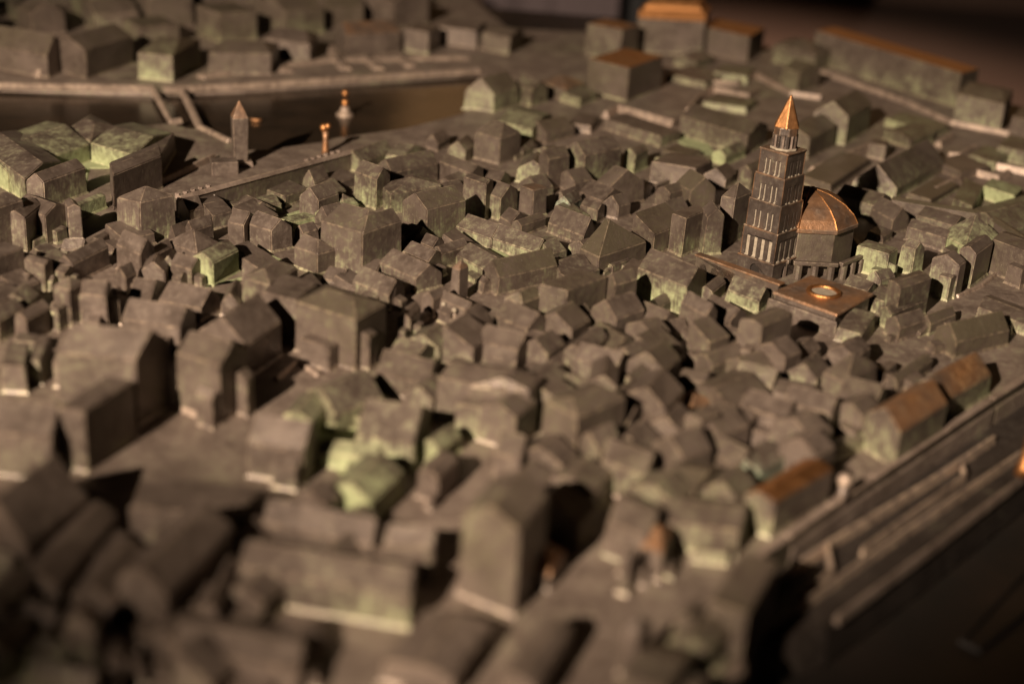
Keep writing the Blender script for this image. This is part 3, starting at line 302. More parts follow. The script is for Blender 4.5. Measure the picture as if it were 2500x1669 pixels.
('blurred olive roof right of the small copper pyramid','house','gabled_house',[[0.1037,0.5968,-0.0146,0.0243,0.022,0.0236,0.0116,'b',0,0,0.0042,0,0.2,0],[0.0967,0.593,-0.0058,0.0097,0.0063,0.0068,0.0052,'f',0,0,0.003,0,0,0]]),
('small rounded blurred house left of the mint cornered block','house','gabled_house',[[0.1101,0.5795,-0.0062,0.0059,0.01,0.0191,0.0114,'b',0,0,0.0027,0,0,0],[0.1065,0.5739,-0.0022,0.0021,0.0036,0.007,0.0061,'a',0,0,0.0014,0,0,0]]),
('blurred brown house with a low roof above the orange copper roof','house','gabled_house',[[0.079,0.5107,-0.0174,0.0052,0.0143,0.0231,0.0149,'a',0,0,0.0031,0,0.2,0],[0.0754,0.5053,-0.0065,0.0019,0.0039,0.0063,0.0095,'a',0,0,0.0015,0,0,0]]),
('blurred long low roof in front of the brown fronted house','house','gabled_house',[[0.0946,0.4856,-0.0349,0.0034,0.0083,0.0246,0.0121,'a',0,0,0.0036,0,0,0],[0.0903,0.479,-0.0142,0.0014,0.0026,0.0077,0.0049,'sR',0,0,0.001,0,0,0]]),
('tall block with a lit left wall and olive roof in the lower centre foreground','house','gabled_house',[[0.0075,0.4344,-0.0216,0.0123,0.0109,0.0299,0.0355,'b',0,0,0.0064,0,0.1,0]]),
('dark orange copper drum against the tall block in the lower foreground','drum','copper_drum',[[0.0204,0.4524,-0.0122,0.0076,0.0064,0.0177,0.0074,'p',0,0,0.0074,0,0,0.5]]),
('small house with a copper cap at the end of the terraces, lower right','house','pyramid_roofed_house',[[0.0626,0.4642,-0.0088,0.0057,0.0059,0.019,0.0125,'p',0,0,0.0056,0,0,0.4],[0.0566,0.4598,-0.0033,0.0021,0.0024,0.0078,0.0065,'sR',0,0,0.001,0,0,0],[0.0676,0.4667,-0.0076,0.0049,0.002,0.0063,0.0048,'f',0,0,0.0015,0,0,0]]),
('pale rounded turret top near the lower right terraces','turret','turret',[[0.0495,0.4531,-0.0037,0.0015,0.004,0.0073,0.016,'p',0,0,0.003,0,0,0]]),
('second pale turret top at the bottom right of the tall block','turret','turret',[[0.0498,0.4038,-0.0056,0.0012,0.0052,0.0097,0.0174,'p',0,0,0.004,0,0,0]]),
('curved brown house on the bottom edge below the pale ground triangle','house','gabled_house',[[-0.0117,0.3835,-0.0248,0.0078,0.0119,0.0327,0.0091,'b',0,0,0.0023,0,0,0],[-0.0194,0.3793,-0.011,0.0035,0.0025,0.0069,0.0033,'sR',0,0,0.0023,0,0,0]]),
('blurred dark house at the bottom edge right of centre','house','gabled_house',[[0.0158,0.3792,-0.0116,0.0061,0.013,0.0357,0.0113,'b',0,0,0.0023,0,0.1,0]]),
('small gable left of the tall block in the lower foreground','house','gabled_house',[[-0.024,0.4545,-0.0186,-0.0014,0.0011,0.0131,0.0154,'a',0,0,0.0055,0,0,0]]),
('blurred block right of the tall block with a pale foot','house','gabled_house',[[0.0573,0.4704,-0.0157,0.0104,0.0082,0.0243,0.0158,'a',0,0,0.0044,0,0,0],[0.0537,0.4633,-0.0071,0.0047,0.0029,0.0087,0.0083,'f',0,0,0.0021,0,0,0],[0.0621,0.4724,-0.0075,0.005,0.0028,0.0084,0.0112,'f',0,0,0.0019,0,0,0]]),
('dark square corner tower at the near end of the pilaster wall','tower','corner_tower',[[0.0877,0.4144,-0.0134,0.007,0.0167,0.0361,0.0218,'f',0,0,0.0,0,0.3,0]]),
('dark low house before the corner tower at the lower right','house','gabled_house',[[0.0735,0.4031,-0.014,0.0065,0.0148,0.0202,0.0131,'b',0,0,0.0039,0,0.3,0],[0.0633,0.3998,-0.0065,0.003,0.005,0.0068,0.0065,'a',0,0,0.0023,0,0,0],[0.0795,0.4039,-0.0082,0.0038,0.0055,0.0076,0.0051,'f',0,0,0.0019,0,0,0]]),
('dark house on the bottom edge below the second pale turret','house','gabled_house',[[0.0568,0.3764,-0.0156,0.0048,0.0136,0.0209,0.0164,'a',0,0,0.0038,0,0.3,0],[0.0511,0.371,-0.0056,0.0017,0.0044,0.0068,0.0091,'sR',0,0,0.002,0,0,0],[0.0696,0.3846,-0.0086,0.0026,0.0053,0.0081,0.0098,'sL',0,0,0.0016,0,0,0]]),
('dark narrow house right of the second pale turret','house','gabled_house',[[0.0697,0.4142,-0.0069,0.002,0.0055,0.0111,0.0172,'b',0,0,0.0033,0,0.2,0],[0.0657,0.407,-0.0022,0.0007,0.0041,0.0082,0.0106,'f',0,0,0.0012,0,0,0]]),
('green stained house with a square olive roof in the foreground court','house','gabled_house',[[-0.0766,0.565,-0.0174,0.0242,0.0196,0.0248,0.0098,'b',0,0,0.0073,0.5,0,0],[-0.0861,0.5637,-0.0083,0.0116,0.0061,0.0077,0.0056,'sR',0,0,0.0016,0.5,0,0],[-0.0649,0.5692,-0.0053,0.0073,0.0061,0.0077,0.0036,'sL',0,0,0.0029,0.5,0,0]]),
('house with grey slopes and green edges right of the square olive roof','house','gabled_house',[[-0.0387,0.5377,-0.0263,0.0046,0.0044,0.0359,0.0127,'a',0,0,0.0096,0.6,0,0]]),
('low bright green roof in the middle of the foreground court','house','gabled_house',[[-0.0531,0.5333,-0.0262,0.0033,0.0001,0.0143,0.0064,'a',0,0,0.0038,0.8,0,0],[-0.0578,0.5284,-0.0093,0.0012,0.0,0.0065,0.0028,'sR',0,0,0.002,0.8,0,0]]),
('lower bright green house with a black opening in the foreground court','house','gabled_house',[[-0.0514,0.4895,-0.0191,0.0119,0.0105,0.0289,0.0108,'b',0,0,0.0049,0.9,0,0]]),
('brown gabled house on the left side of the green stained court','house','gabled_house',[[-0.0832,0.519,-0.0242,0.0046,0.0034,0.0206,0.0161,'a',0,0,0.0092,0.2,0,0],[-0.0853,0.5138,-0.0103,0.002,0.0011,0.0064,0.0104,'sR',0,0,0.0029,0.2,0,0]]),
('small green edged gable between the street and the court','house','gabled_house',[[-0.0848,0.5575,-0.0146,0.0063,0.004,0.0202,0.0098,'b',0,0,0.0039,0.7,0,0],[-0.089,0.552,-0.0073,0.0031,0.0015,0.0077,0.0044,'a',0,0,0.0011,0.7,0,0],[-0.0786,0.5665,-0.0083,0.0036,0.0015,0.0078,0.0041,'f',0,0,0.0023,0.7,0,0]]),
('pale low block right of the green stained court','house','gabled_house',[[-0.0282,0.5426,-0.0091,0.0071,0.0092,0.0173,0.0077,'b',0,0,0.0039,0.7,0,0],[-0.0326,0.536,-0.0028,0.0022,0.0042,0.008,0.0032,'sR',0,0,0.0023,0.7,0,0],[-0.0223,0.542,-0.0071,0.0055,0.0025,0.0047,0.0034,'sL',0,0,0.0019,0.7,0,0]]),
('brown block with a black gap right of the green stained court','house','gabled_house',[[-0.026,0.5104,-0.0095,0.006,0.0072,0.0198,0.0123,'b',0,0,0.0025,0,0,0],[-0.028,0.5053,-0.003,0.0019,0.0022,0.0061,0.0056,'f',0,0,0.0017,0,0,0]]),
('broad brown block above the right side of the foreground court','house','gabled_house',[[-0.0014,0.5786,-0.0319,0.0074,0.0097,0.0212,0.0226,'a',0,0,0.004,0.2,0,0],[-0.0079,0.5711,-0.0156,0.0036,0.0042,0.0091,0.0157,'sR',0,0,0.0011,0.2,0,0],[0.0077,0.5883,-0.0088,0.002,0.0037,0.008,0.0122,'b',0,0,0.0017,0.2,0,0]]),
('low blurred house between the largest blurred block and the broad brown block','house','gabled_house',[[-0.0377,0.6028,-0.0259,0.0107,0.003,0.0269,0.0103,'a',0,0,0.0069,0,0,0]]),
('blurred pale ridge house above the broad brown block','house','gabled_house',[[-0.0243,0.6479,-0.0158,0.0094,0.0053,0.0202,0.0086,'a',0,0,0.0043,0.2,0,0]]),
('blurred flat roof with a mint smear above the broad brown block','block','flat_roofed_block',[[-0.0001,0.6519,-0.0216,0.0032,0.0078,0.0173,0.0072,'f',0,0,0.0,1.3,0,0],[-0.0074,0.6464,-0.0088,0.0013,0.0032,0.0071,0.0039,'f',0,0,0.0014,1.3,0,0],[0.0104,0.6599,-0.0089,0.0013,0.0022,0.0048,0.0053,'sL',0,0,0.0016,1.3,0,0]]),
('long blurred house right of the foreground court, lit on its left','house','gabled_house',[[0.0067,0.5247,-0.0111,0.0042,0.004,0.0219,0.0163,'a',0,0,0.0062,0,0,0]]),
('flat roofed cube with a dark copper top on the far bank, centre right','block','flat_roofed_block',[[0.0846,1.2166,-0.0343,0.0279,0.0341,0.0572,0.0297,'f',0,0,0.0,0,0,0.6]]),
('far block with a copper rim left of the great vaulted hall','block','flat_roofed_block',[[0.085,1.3702,-0.0334,0.0236,0.0193,0.0321,0.0315,'f',0,0,0.0,0,0,0.5]]),
('great hall with a glowing copper vaulted roof at the top','hall','vaulted_hall',[[0.1706,1.4285,-0.068,-0.0064,0.0088,0.0467,0.034,'v',0,0,0.0221,0,0,0.9]]),
('long wing with a copper top edge right of the vaulted hall','block','flat_roofed_block',[[0.2136,1.4097,-0.046,0.0376,0.0216,0.0503,0.0259,'f',0,0,0.0,0,0,0.7]]),
('long far house with a lit wall left of the bell tower spire','house','gabled_house',[[0.1703,1.072,-0.0478,0.0472,0.0219,0.0402,0.0156,'a',0,0,0.0064,0,0.2,0]]),
('low terrace block below the flat roofed cube','block','flat_roofed_block',[[0.1049,1.0779,-0.0423,0.0439,0.0172,0.0243,0.0084,'f',0,0,0.0,0.3,0,0]]),
('dark flat box on a pale plinth left of the upper bell tower','block','flat_roofed_block',[[0.1215,1.0426,-0.0178,0.0134,0.0137,0.0176,0.0051,'f',0,0,0.0,0,0.2,0],[0.1199,1.0218,-0.0233,0.0157,0.0221,0.0266,0.004,'f',0,0,0.0,0.3,0,0]]),
('olive roofed house with a mint green left wall in the middle distance','house','gabled_house',[[0.0421,0.9655,-0.0141,0.0164,0.0276,0.0284,0.022,'b',0,0,0.0077,0.5,0,0]]),
('small dark house left of the mint walled house','house','gabled_house',[[0.0169,0.9477,-0.0074,0.0139,0.0153,0.0148,0.0226,'b',0,0,0.0054,0,0.2,0]]),
('pale curved gable with green tint in the middle distance','house','gabled_house',[[0.0178,0.957,-0.023,0.0072,0.0029,0.0262,0.0095,'b',0,0,0.0076,0.5,0,0]]),
('dark saddle roof behind the pale curved gable','house','gabled_house',[[0.0156,1.0668,-0.0171,0.0248,0.0229,0.0279,0.0073,'b',0,0,0.0061,0,0.3,0]]),
('pale slope with bright green ends in the middle distance','house','gabled_house',[[0.0043,1.0677,-0.0281,0.0184,0.0159,0.0514,0.0104,'a',0,0,0.0042,0.7,0,0]]),
('low curved block behind the olive roofed house','block','flat_roofed_block',[[0.0508,1.106,-0.0187,0.0031,0.0085,0.0348,0.0064,'f',0,0,0.0,0,0,0]]),
('narrow green sided house right of the olive roofed house','house','gabled_house',[[0.08,1.0026,-0.0077,0.0081,0.0114,0.0195,0.0148,'b',0,0,0.0029,0.6,0,0]]),
('wide low pale block behind the ridge slab house','block','flat_roofed_block',[[0.1207,0.9709,-0.0306,0.0121,0.0158,0.0265,0.0164,'f',0,0,0.0,0,0,0]]),
('small gable behind the tall house left of the bell tower','house','gabled_house',[[0.1439,0.9792,-0.0163,0.0057,0.0112,0.0218,0.0078,'b',0,0,0.0066,0,0,0]]),
('small mint stained gable near the bell tower top','house','gabled_house',[[0.1506,1.0392,-0.009,0.0104,0.0194,0.0297,0.0071,'b',0,0,0.0039,0.7,0,0]]),
('tiny dark gable touching the bell tower on its left','house','gabled_house',[[0.1626,0.984,-0.008,0.0097,0.0156,0.0227,0.0117,'b',0,0,0.0047,0,0.2,0]]),
('far gabled house left of the flat roofed copper cube','house','gabled_house',[[0.0024,1.1761,-0.0164,0.0183,0.0139,0.022,0.0145,'a',0,0,0.0065,0,0.2,0]]),
('tiny far house with a reddish roof beside the flat roofed cube','house','pyramid_roofed_house',[[0.0316,1.2065,-0.0245,0.0231,0.0174,0.0335,0.0091,'p',0,0,0.0067,0,0,0.3]]),
('low far block between the waterside gable and the flat roofed cube','block','flat_roofed_block',[[0.0437,1.1882,-0.0167,0.0164,0.016,0.0293,0.0079,'f',0,0,0.0,0,0.1,0]]),
('gabled dark house in the middle distance with a lit left slope','house','gabled_house',[[0.0572,0.9189,-0.0094,0.0096,0.0269,0.0209,0.0138,'a',0,0,0.0109,0,0.2,0]]),
('longest far block with a copper roof edge at the upper right','block','flat_roofed_block',[[0.3872,1.2793,-0.1057,0.1574,0.0244,0.0289,0.0312,'f',0,0,0.0,0,0,0.8],[0.324,1.3844,-0.0068,0.0115,0.008,0.0084,0.0307,'f',0,0,0.0,0,0,0]]),
('square far block right of the longest copper edged block','house','gabled_house',[[0.4035,1.1959,-0.0334,0.0269,0.0242,0.0575,0.025,'a',0.2,0.2,0.0052,0,0.1,0]]),
('far block cut by the right edge near the top','block','flat_roofed_block',[[0.4205,1.1715,-0.0134,0.0127,0.0207,0.0399,0.018,'f',0,0,0.0,0,0.1,0]]),
('dark flat box cut by the right edge below the far road','block','flat_roofed_block',[[0.3982,1.0941,-0.0219,0.0208,0.0219,0.0401,0.0107,'f',0,0,0.0,0,0.1,0]]),
('dark hip roofed far house between vaulted hall wing and longest block','house','pyramid_roofed_house',[[0.2749,1.3826,-0.0344,0.04,0.023,0.0351,0.0179,'p',0,0,0.0078,0,0.2,0]]),
('far gabled house on the pale road right of the vaulted hall','house','gabled_house',[[0.2458,1.295,-0.0143,0.0169,0.0243,0.0286,0.0182,'a',0,0,0.0067,0,0.3,0]]),
('house with a pale gable front and black shadowed side behind the spire','house','gabled_house',[[0.257,1.123,-0.0276,0.0066,0.03,0.0534,0.0238,'b',0,0,0.0107,0,0.1,0]]),
('dark house in the shadow right of the spire','house','gabled_house',[[0.2189,1.0729,-0.0237,0.0175,0.0298,0.047,0.0167,'b',0,0,0.0063,0,0.1,0]]),
('tiny pale cube on the terraces right of the bell tower','block','flat_roofed_block',[[0.2806,1.0841,-0.0116,0.0083,0.0069,0.0167,0.0116,'f',0,0,0.0,0,0,0]]),
('house with a great dark roof and pale gable on the terraces at right','house','gabled_house',[[0.2678,0.9853,-0.0298,0.0121,0.0566,0.0826,0.0079,'b',0,0,0.0151,0,0.2,0]]),
('green lined open court on the terraces at the right edge','block','flat_roofed_block',[[0.3509,0.9808,-0.0171,0.0209,0.0133,0.024,0.0093,'f',0,0,0.0,0.9,0,0],[0.3116,0.9473,-0.0088,0.0186,0.0231,0.0554,0.0091,'f',0,0,0.0,0,0.4,0],[0.3339,0.945,-0.0157,0.0225,0.0041,0.0079,0.0029,'f',0,0,0.0,0,0.4,0]]),
('dark roof right of the green lined court','house','gabled_house',[[0.3217,0.903,-0.0181,0.0401,0.0573,0.0485,0.0074,'b',0,0,0.0057,0,0.2,0]]),
('far left house with an olive roof slope above the pale quay ramp','house','gabled_house',[[-0.4001,1.1623,-0.0788,0.0313,0.0035,0.0354,0.0186,'a',0,0,0.0144,0,0.5,0]]),
('far block with pale left wall and black right wall beside the olive slope','house','gabled_house',[[-0.3698,1.1689,-0.0378,0.025,0.021,0.0664,0.0242,'b',0,0,0.0078,0,0.4,0]]),
('far upper left block with a lit front just left of the mole','house','gabled_house',[[-0.2997,1.1776,-0.031,0.0054,0.007,0.0711,0.0221,'a',0.2,0.2,0.0079,0,0.4,0]]),
('wide far block with a plain front behind the promenade','house','gabled_house',[[-0.2268,1.228,-0.0514,-0.0151,-0.0003,0.0438,0.0184,'a',0.2,0.2,0.0069,0,0.3,0]]),
('far promenade block with green tinged roof','house','gabled_house',[[-0.2011,1.2824,-0.0436,0.0127,0.0002,0.0461,0.0167,'a',0.2,0.2,0.0072,0.2,0,0]]),
('far dark fronted block with coppery roof on the promenade','house','gabled_house',[[-0.1721,1.3133,-0.015,0.0376,0.0477,0.0341,0.0207,'b',0,0,0.0074,0,0,0.3]]),
('far block with a pale front beside the coppery roof','block','flat_roofed_block',[[-0.0986,1.3476,-0.0245,0.0102,0.0089,0.0343,0.0211,'f',0,0,0.0,0.2,0,0]]),
('far lit low block at the right end of the promenade','house','gabled_house',[[-0.0547,1.3909,-0.0417,0.0114,0.0087,0.042,0.0166,'a',0,0,0.0038,0,0,0]]),
('last far house at the end of the promenade below the mauve cloth','house','gabled_house',[[-0.0222,1.3716,-0.0287,0.0178,0.0128,0.0451,0.0164,'a',0,0,0.0038,0,0,0]]),
('low flat block along the straight pale kerb right of the spire','block','flat_roofed_block',[[0.2215,0.9879,-0.0187,0.0188,0.044,0.0792,0.0059,'f',0,0,0.0,0,0.3,0]]),
('low flat block between the dark terrace roof kerb and the green court','block','flat_roofed_block',[[0.2896,0.9727,-0.0136,0.0137,0.0329,0.0478,0.0044,'f',0,0,0.0,0,0.3,0]]),
('low flat block right of the great dark terrace roof','block','flat_roofed_block',[[0.3306,1.0446,-0.0149,0.0305,0.0293,0.0264,0.0057,'f',0,0,0.0,0,0.2,0]]),
('low saddle roof above the bent kerb behind the tiny pale cube','house','gabled_house',[[0.3098,1.1233,-0.0161,0.0251,0.0273,0.0311,0.0076,'b',0,0,0.0033,0,0.2,0]]),
('low flat block below the dark flat box at the right edge','block','flat_roofed_block',[[0.3658,1.0784,-0.0163,0.0188,0.0216,0.0331,0.0063,'f',0,0,0.0,0,0.3,0]]),
('long low flat block below the far pale road','block','flat_roofed_block',[[0.3373,1.1615,-0.0326,0.0357,0.0214,0.0284,0.0061,'f',0,0,0.0,0,0.3,0]]),
('low dark block at the right edge under the green lined court','block','flat_roofed_block',[[0.3354,0.8897,-0.0169,0.017,0.0188,0.0337,0.0055,'f',0,0,0.0,0,0.3,0]]),
('low terrace block in front of the great vaulted hall','block','flat_roofed_block',[[0.1603,1.2882,-0.034,0.0248,0.0241,0.0448,0.0054,'f',0,0,0.0,0.4,0,0]]),
('small low block at the foot of the vaulted hall front','house','gabled_house',[[0.158,1.3571,-0.0199,0.0195,0.0204,0.0379,0.0076,'b',0,0,0.0032,0.4,0,0]]),
('low green tinged block at the bend of the long pale terrace kerb','block','flat_roofed_block',[[0.2019,1.3165,-0.0307,0.0095,0.0114,0.0413,0.0068,'f',0,0,0.0,0.5,0,0]]),
('low dark terrace block under the zigzag kerb','block','flat_roofed_block',[[0.1868,1.2024,-0.0356,0.0152,0.0148,0.0361,0.0052,'f',0,0,0.0,0,0.3,0]])]
KERBS=[
('left pale kerb of the mole crossing the dark water','kerb','mole_kerb',[(-0.3084,1.1484),(-0.2708,1.0539),(-0.265,1.0601)],0.0045,0.003,0.5,0),
('right pale kerb of the mole bending towards the obelisk','kerb','mole_kerb',[(-0.2851,1.1505),(-0.2458,1.0441),(-0.2171,1.0125)],0.0045,0.003,0.5,0),
('broad pale quay edge along the far bank at the left','quay edge','quay_edge',[(-0.4979,1.1164),(-0.429,1.1296),(-0.3095,1.1526)],0.009,0.003,0.5,0),
('broad pale quay edge along the far bank at the right of the mole','quay edge','quay_edge',[(-0.3008,1.1505),(-0.2394,1.1819),(-0.1466,1.2378),(-0.0478,1.2953)],0.009,0.003,0.5,0),
('pale ramp slanting across the far promenade','ramp','quay_ramp',[(-0.1914,1.3483),(-0.165,1.2628)],0.01,0.003,0.5,0),
('short pale ramp left of the slanting promenade ramp','ramp','quay_ramp',[(-0.2259,1.2652),(-0.2136,1.238)],0.01,0.003,0.5,0),
('short pale ramp in the middle of the far promenade','ramp','quay_ramp',[(-0.15,1.3101),(-0.136,1.2715)],0.01,0.003,0.5,0),
('last short pale ramp at the right of the far promenade','ramp','quay_ramp',[(-0.1222,1.3299),(-0.1087,1.2902)],0.01,0.003,0.5,0),
('pale promenade kerb behind the ramps','kerb','kerb',[(-0.2818,1.198),(-0.2503,1.2371),(-0.1848,1.2939),(-0.0602,1.3436)],0.01,0.003,0.5,0),
('pale step edge in the square below the obelisk','kerb','kerb',[(-0.243,0.8987),(-0.2196,0.9701)],0.003,0.004,0.5,0),
('pale ramp wall on the far left quay','ramp','quay_ramp',[(-0.4671,1.2171),(-0.407,1.166)],0.006,0.006,0.5,0),
('long pale kerb running from the vaulted hall zigzag to the road','terrace edge','terrace_edge',[(0.1389,1.327),(0.1628,1.3078),(0.1911,1.3108),(0.2177,1.3557)],0.006,0.004,0.5,0),
('zigzag pale kerb below the far terraces, upper right','terrace edge','terrace_edge',[(0.1355,1.1865),(0.1507,1.2427),(0.1657,1.2759),(0.1948,1.2526),(0.2065,1.28)],0.005,0.006,0.5,0),
('angled pale kerb on the terrace block below the copper cube','terrace edge','terrace_edge',[(0.0645,1.157),(0.0753,1.1835),(0.12,1.1445)],0.005,0.006,0.5,0),
('straight pale road line along the foot of the longest far block','road edge','road_edge',[(0.2833,1.3862),(0.342,1.2837),(0.368,1.2174),(0.431,1.1789)],0.006,0.004,0.5,0),
('pale road piece behind the spire running down to the road','road edge','road_edge',[(0.2158,1.3497),(0.2395,1.2844),(0.2645,1.2767)],0.006,0.004,0.5,0),
('pale straight kerb left of the dark terrace house','terrace edge','terrace_edge',[(0.2157,1.0331),(0.274,1.1127)],0.006,0.006,0.5,0),
('short reddish kerb below the straight terrace kerb','terrace edge','terrace_edge',[(0.2231,1.0249),(0.2387,1.0486)],0.005,0.004,0.5,0),
('pale kerb at the foot of the great dark terrace roof','terrace edge','terrace_edge',[(0.2766,1.0112),(0.327,1.0816)],0.005,0.005,0.5,0),
('short pale kerb left of the hooked terrace kerb','terrace edge','terrace_edge',[(0.3013,1.0057),(0.3276,1.0406)],0.005,0.005,0.5,0),
('hooked pale kerb above the green lined court','terrace edge','terrace_edge',[(0.3345,1.0573),(0.3412,1.0657),(0.3598,1.0496),(0.3726,1.0661)],0.005,0.005,0.5,0),
('pale kerb meeting the right edge above the hooked kerb','terrace edge','terrace_edge',[(0.3574,1.0916),(0.3965,1.0682)],0.005,0.005,0.5,0),
('bent pale kerb behind the tiny pale cube','terrace edge','terrace_edge',[(0.3064,1.1597),(0.3185,1.146),(0.3421,1.181)],0.005,0.005,0.5,0),
('tiny pale kerb right of the great dark roof ridge','terrace edge','terrace_edge',[(0.3363,1.1376),(0.3536,1.1656)],0.005,0.005,0.5,0),
('small bent kerb between the dark roof and the right edge','terrace edge','terrace_edge',[(0.3367,1.1074),(0.3451,1.1057),(0.3667,1.1354)],0.005,0.005,0.5,0),
('pale kerb along the foot of the walled block','kerb','kerb',[(0.0344,0.6958),(0.0613,0.7267)],0.003,0.002,0.5,0),
('pale kerb round the foot of the upright houses on the pale square','kerb','kerb',[(0.248,0.8045),(0.2636,0.7947),(0.2837,0.8166),(0.3018,0.8435),(0.3191,0.8332)],0.003,0.002,0.5,0),
('terrace edge under the row of pilasters','terrace edge','terrace_edge',[(0.1014,0.4727),(0.137,0.514),(0.2011,0.5826),(0.2387,0.6255)],0.0022,0.0045000000000000005,1.0,-0.011),
('short cross kerb joining two terrace edges','terrace edge','terrace_edge',[(0.1377,0.516),(0.1358,0.4942),(0.1176,0.4719)],0.0016500000000000002,0.0045000000000000005,1.0,-0.011),
('pale terrace edge turning up at its right end','terrace edge','terrace_edge',[(0.1513,0.5116),(0.2139,0.5844),(0.2153,0.5951)],0.0013750000000000001,0.0045000000000000005,1.0,-0.011),
('long lowest pale terrace edge running to the right edge','terrace edge','terrace_edge',[(0.1012,0.4594),(0.0992,0.4445),(0.1487,0.5017),(0.2265,0.5876),(0.2506,0.6142)],0.0015400000000000001,0.0045000000000000005,1.0,-0.011),
('faint outer terrace edge beside the dark margin','terrace edge','terrace_edge',[(0.1318,0.462),(0.1774,0.5136),(0.2433,0.5899)],0.0016500000000000002,0.0035,0.15,-0.011),
('faint hooked rim in the dark lower right corner','rim','dark_rim',[(0.2314,0.5377),(0.1891,0.4818),(0.1945,0.4761),(0.2266,0.5106)],0.003,0.002,0.05,-0.03),
('pale curved edge at the bottom near the second pale turret','kerb','kerb',[(0.0704,0.4002),(0.0877,0.4135)],0.004,0.004,0.5,0),
('pale ground line at the foot of the tall block in the lower foreground','kerb','kerb',[(-0.0136,0.4502),(0.0072,0.4372)],0.004,0.002,0.5,0),
('pale ground line at the foot of the brown fronted house','kerb','kerb',[(0.0386,0.5392),(0.0418,0.5306),(0.0607,0.521)],0.004,0.002,0.5,0),
('pale fillet at the corner of the paved street by the largest blurred block','kerb','kerb',[(-0.1126,0.6184),(-0.1053,0.6394),(-0.0929,0.6261)],0.003,0.002,0.5,0),
('pale ledge at the foot of the tall gabled block on the street','kerb','kerb',[(-0.1546,0.5834),(-0.1318,0.5703)],0.003,0.003,0.5,0)]
BAL=[(-0.2128,0.8409),(-0.1576,0.9095),(-0.121,0.968)]
ARC=[(0.1078,0.8031),(0.1513,0.7629)]
EASTW=[(0.2566,0.951),(0.3164,0.9309),(0.3322,0.8622)]
UPPER=[(0.0937,0.4744),(0.1161,0.501),(0.1381,0.5277),(0.1626,0.5562),(0.2412,0.648),(0.2785,0.6899)]
TERRACE=[(0.0876,0.4016),(0.099,0.443),(0.1284,0.4595),(0.1774,0.5136),(0.2433,0.5899),(0.3123,0.6695)]
COURTS=[[(-0.0941,0.59),(-0.0766,0.5417),(-0.0529,0.5133),(-0.0375,0.5619),(-0.0644,0.6231),(-0.0862,0.6153)],[(-0.3308,0.9386),(-0.315,0.994),(-0.2852,0.9791),(-0.2811,0.9316),(-0.2961,0.9281),(-0.2837,0.8754),(-0.3011,0.8715)],[(-0.1834,0.7355),(-0.1526,0.7423),(-0.1589,0.7972),(-0.1396,0.7808),(-0.1521,0.7506),(-0.1761,0.726)],[(-0.1539,0.853),(-0.143,0.8425),(-0.1284,0.8597),(-0.1056,0.8913),(-0.1264,0.8923)],[(0.282,0.8955),(0.287,0.8813),(0.318,0.9185),(0.3115,0.9472)],[(0.0296,0.9694),(0.0424,0.9601),(0.0461,1.0052),(0.034,1.0432),(0.026,1.0205)],[(0.118,1.1044),(0.1388,1.0615),(0.1486,1.0498),(0.1432,1.1069),(0.1249,1.1257)],[(-0.0434,0.8395),(-0.0181,0.8023),(0.0057,0.7935),(-0.0151,0.826),(-0.0408,0.8499)]]
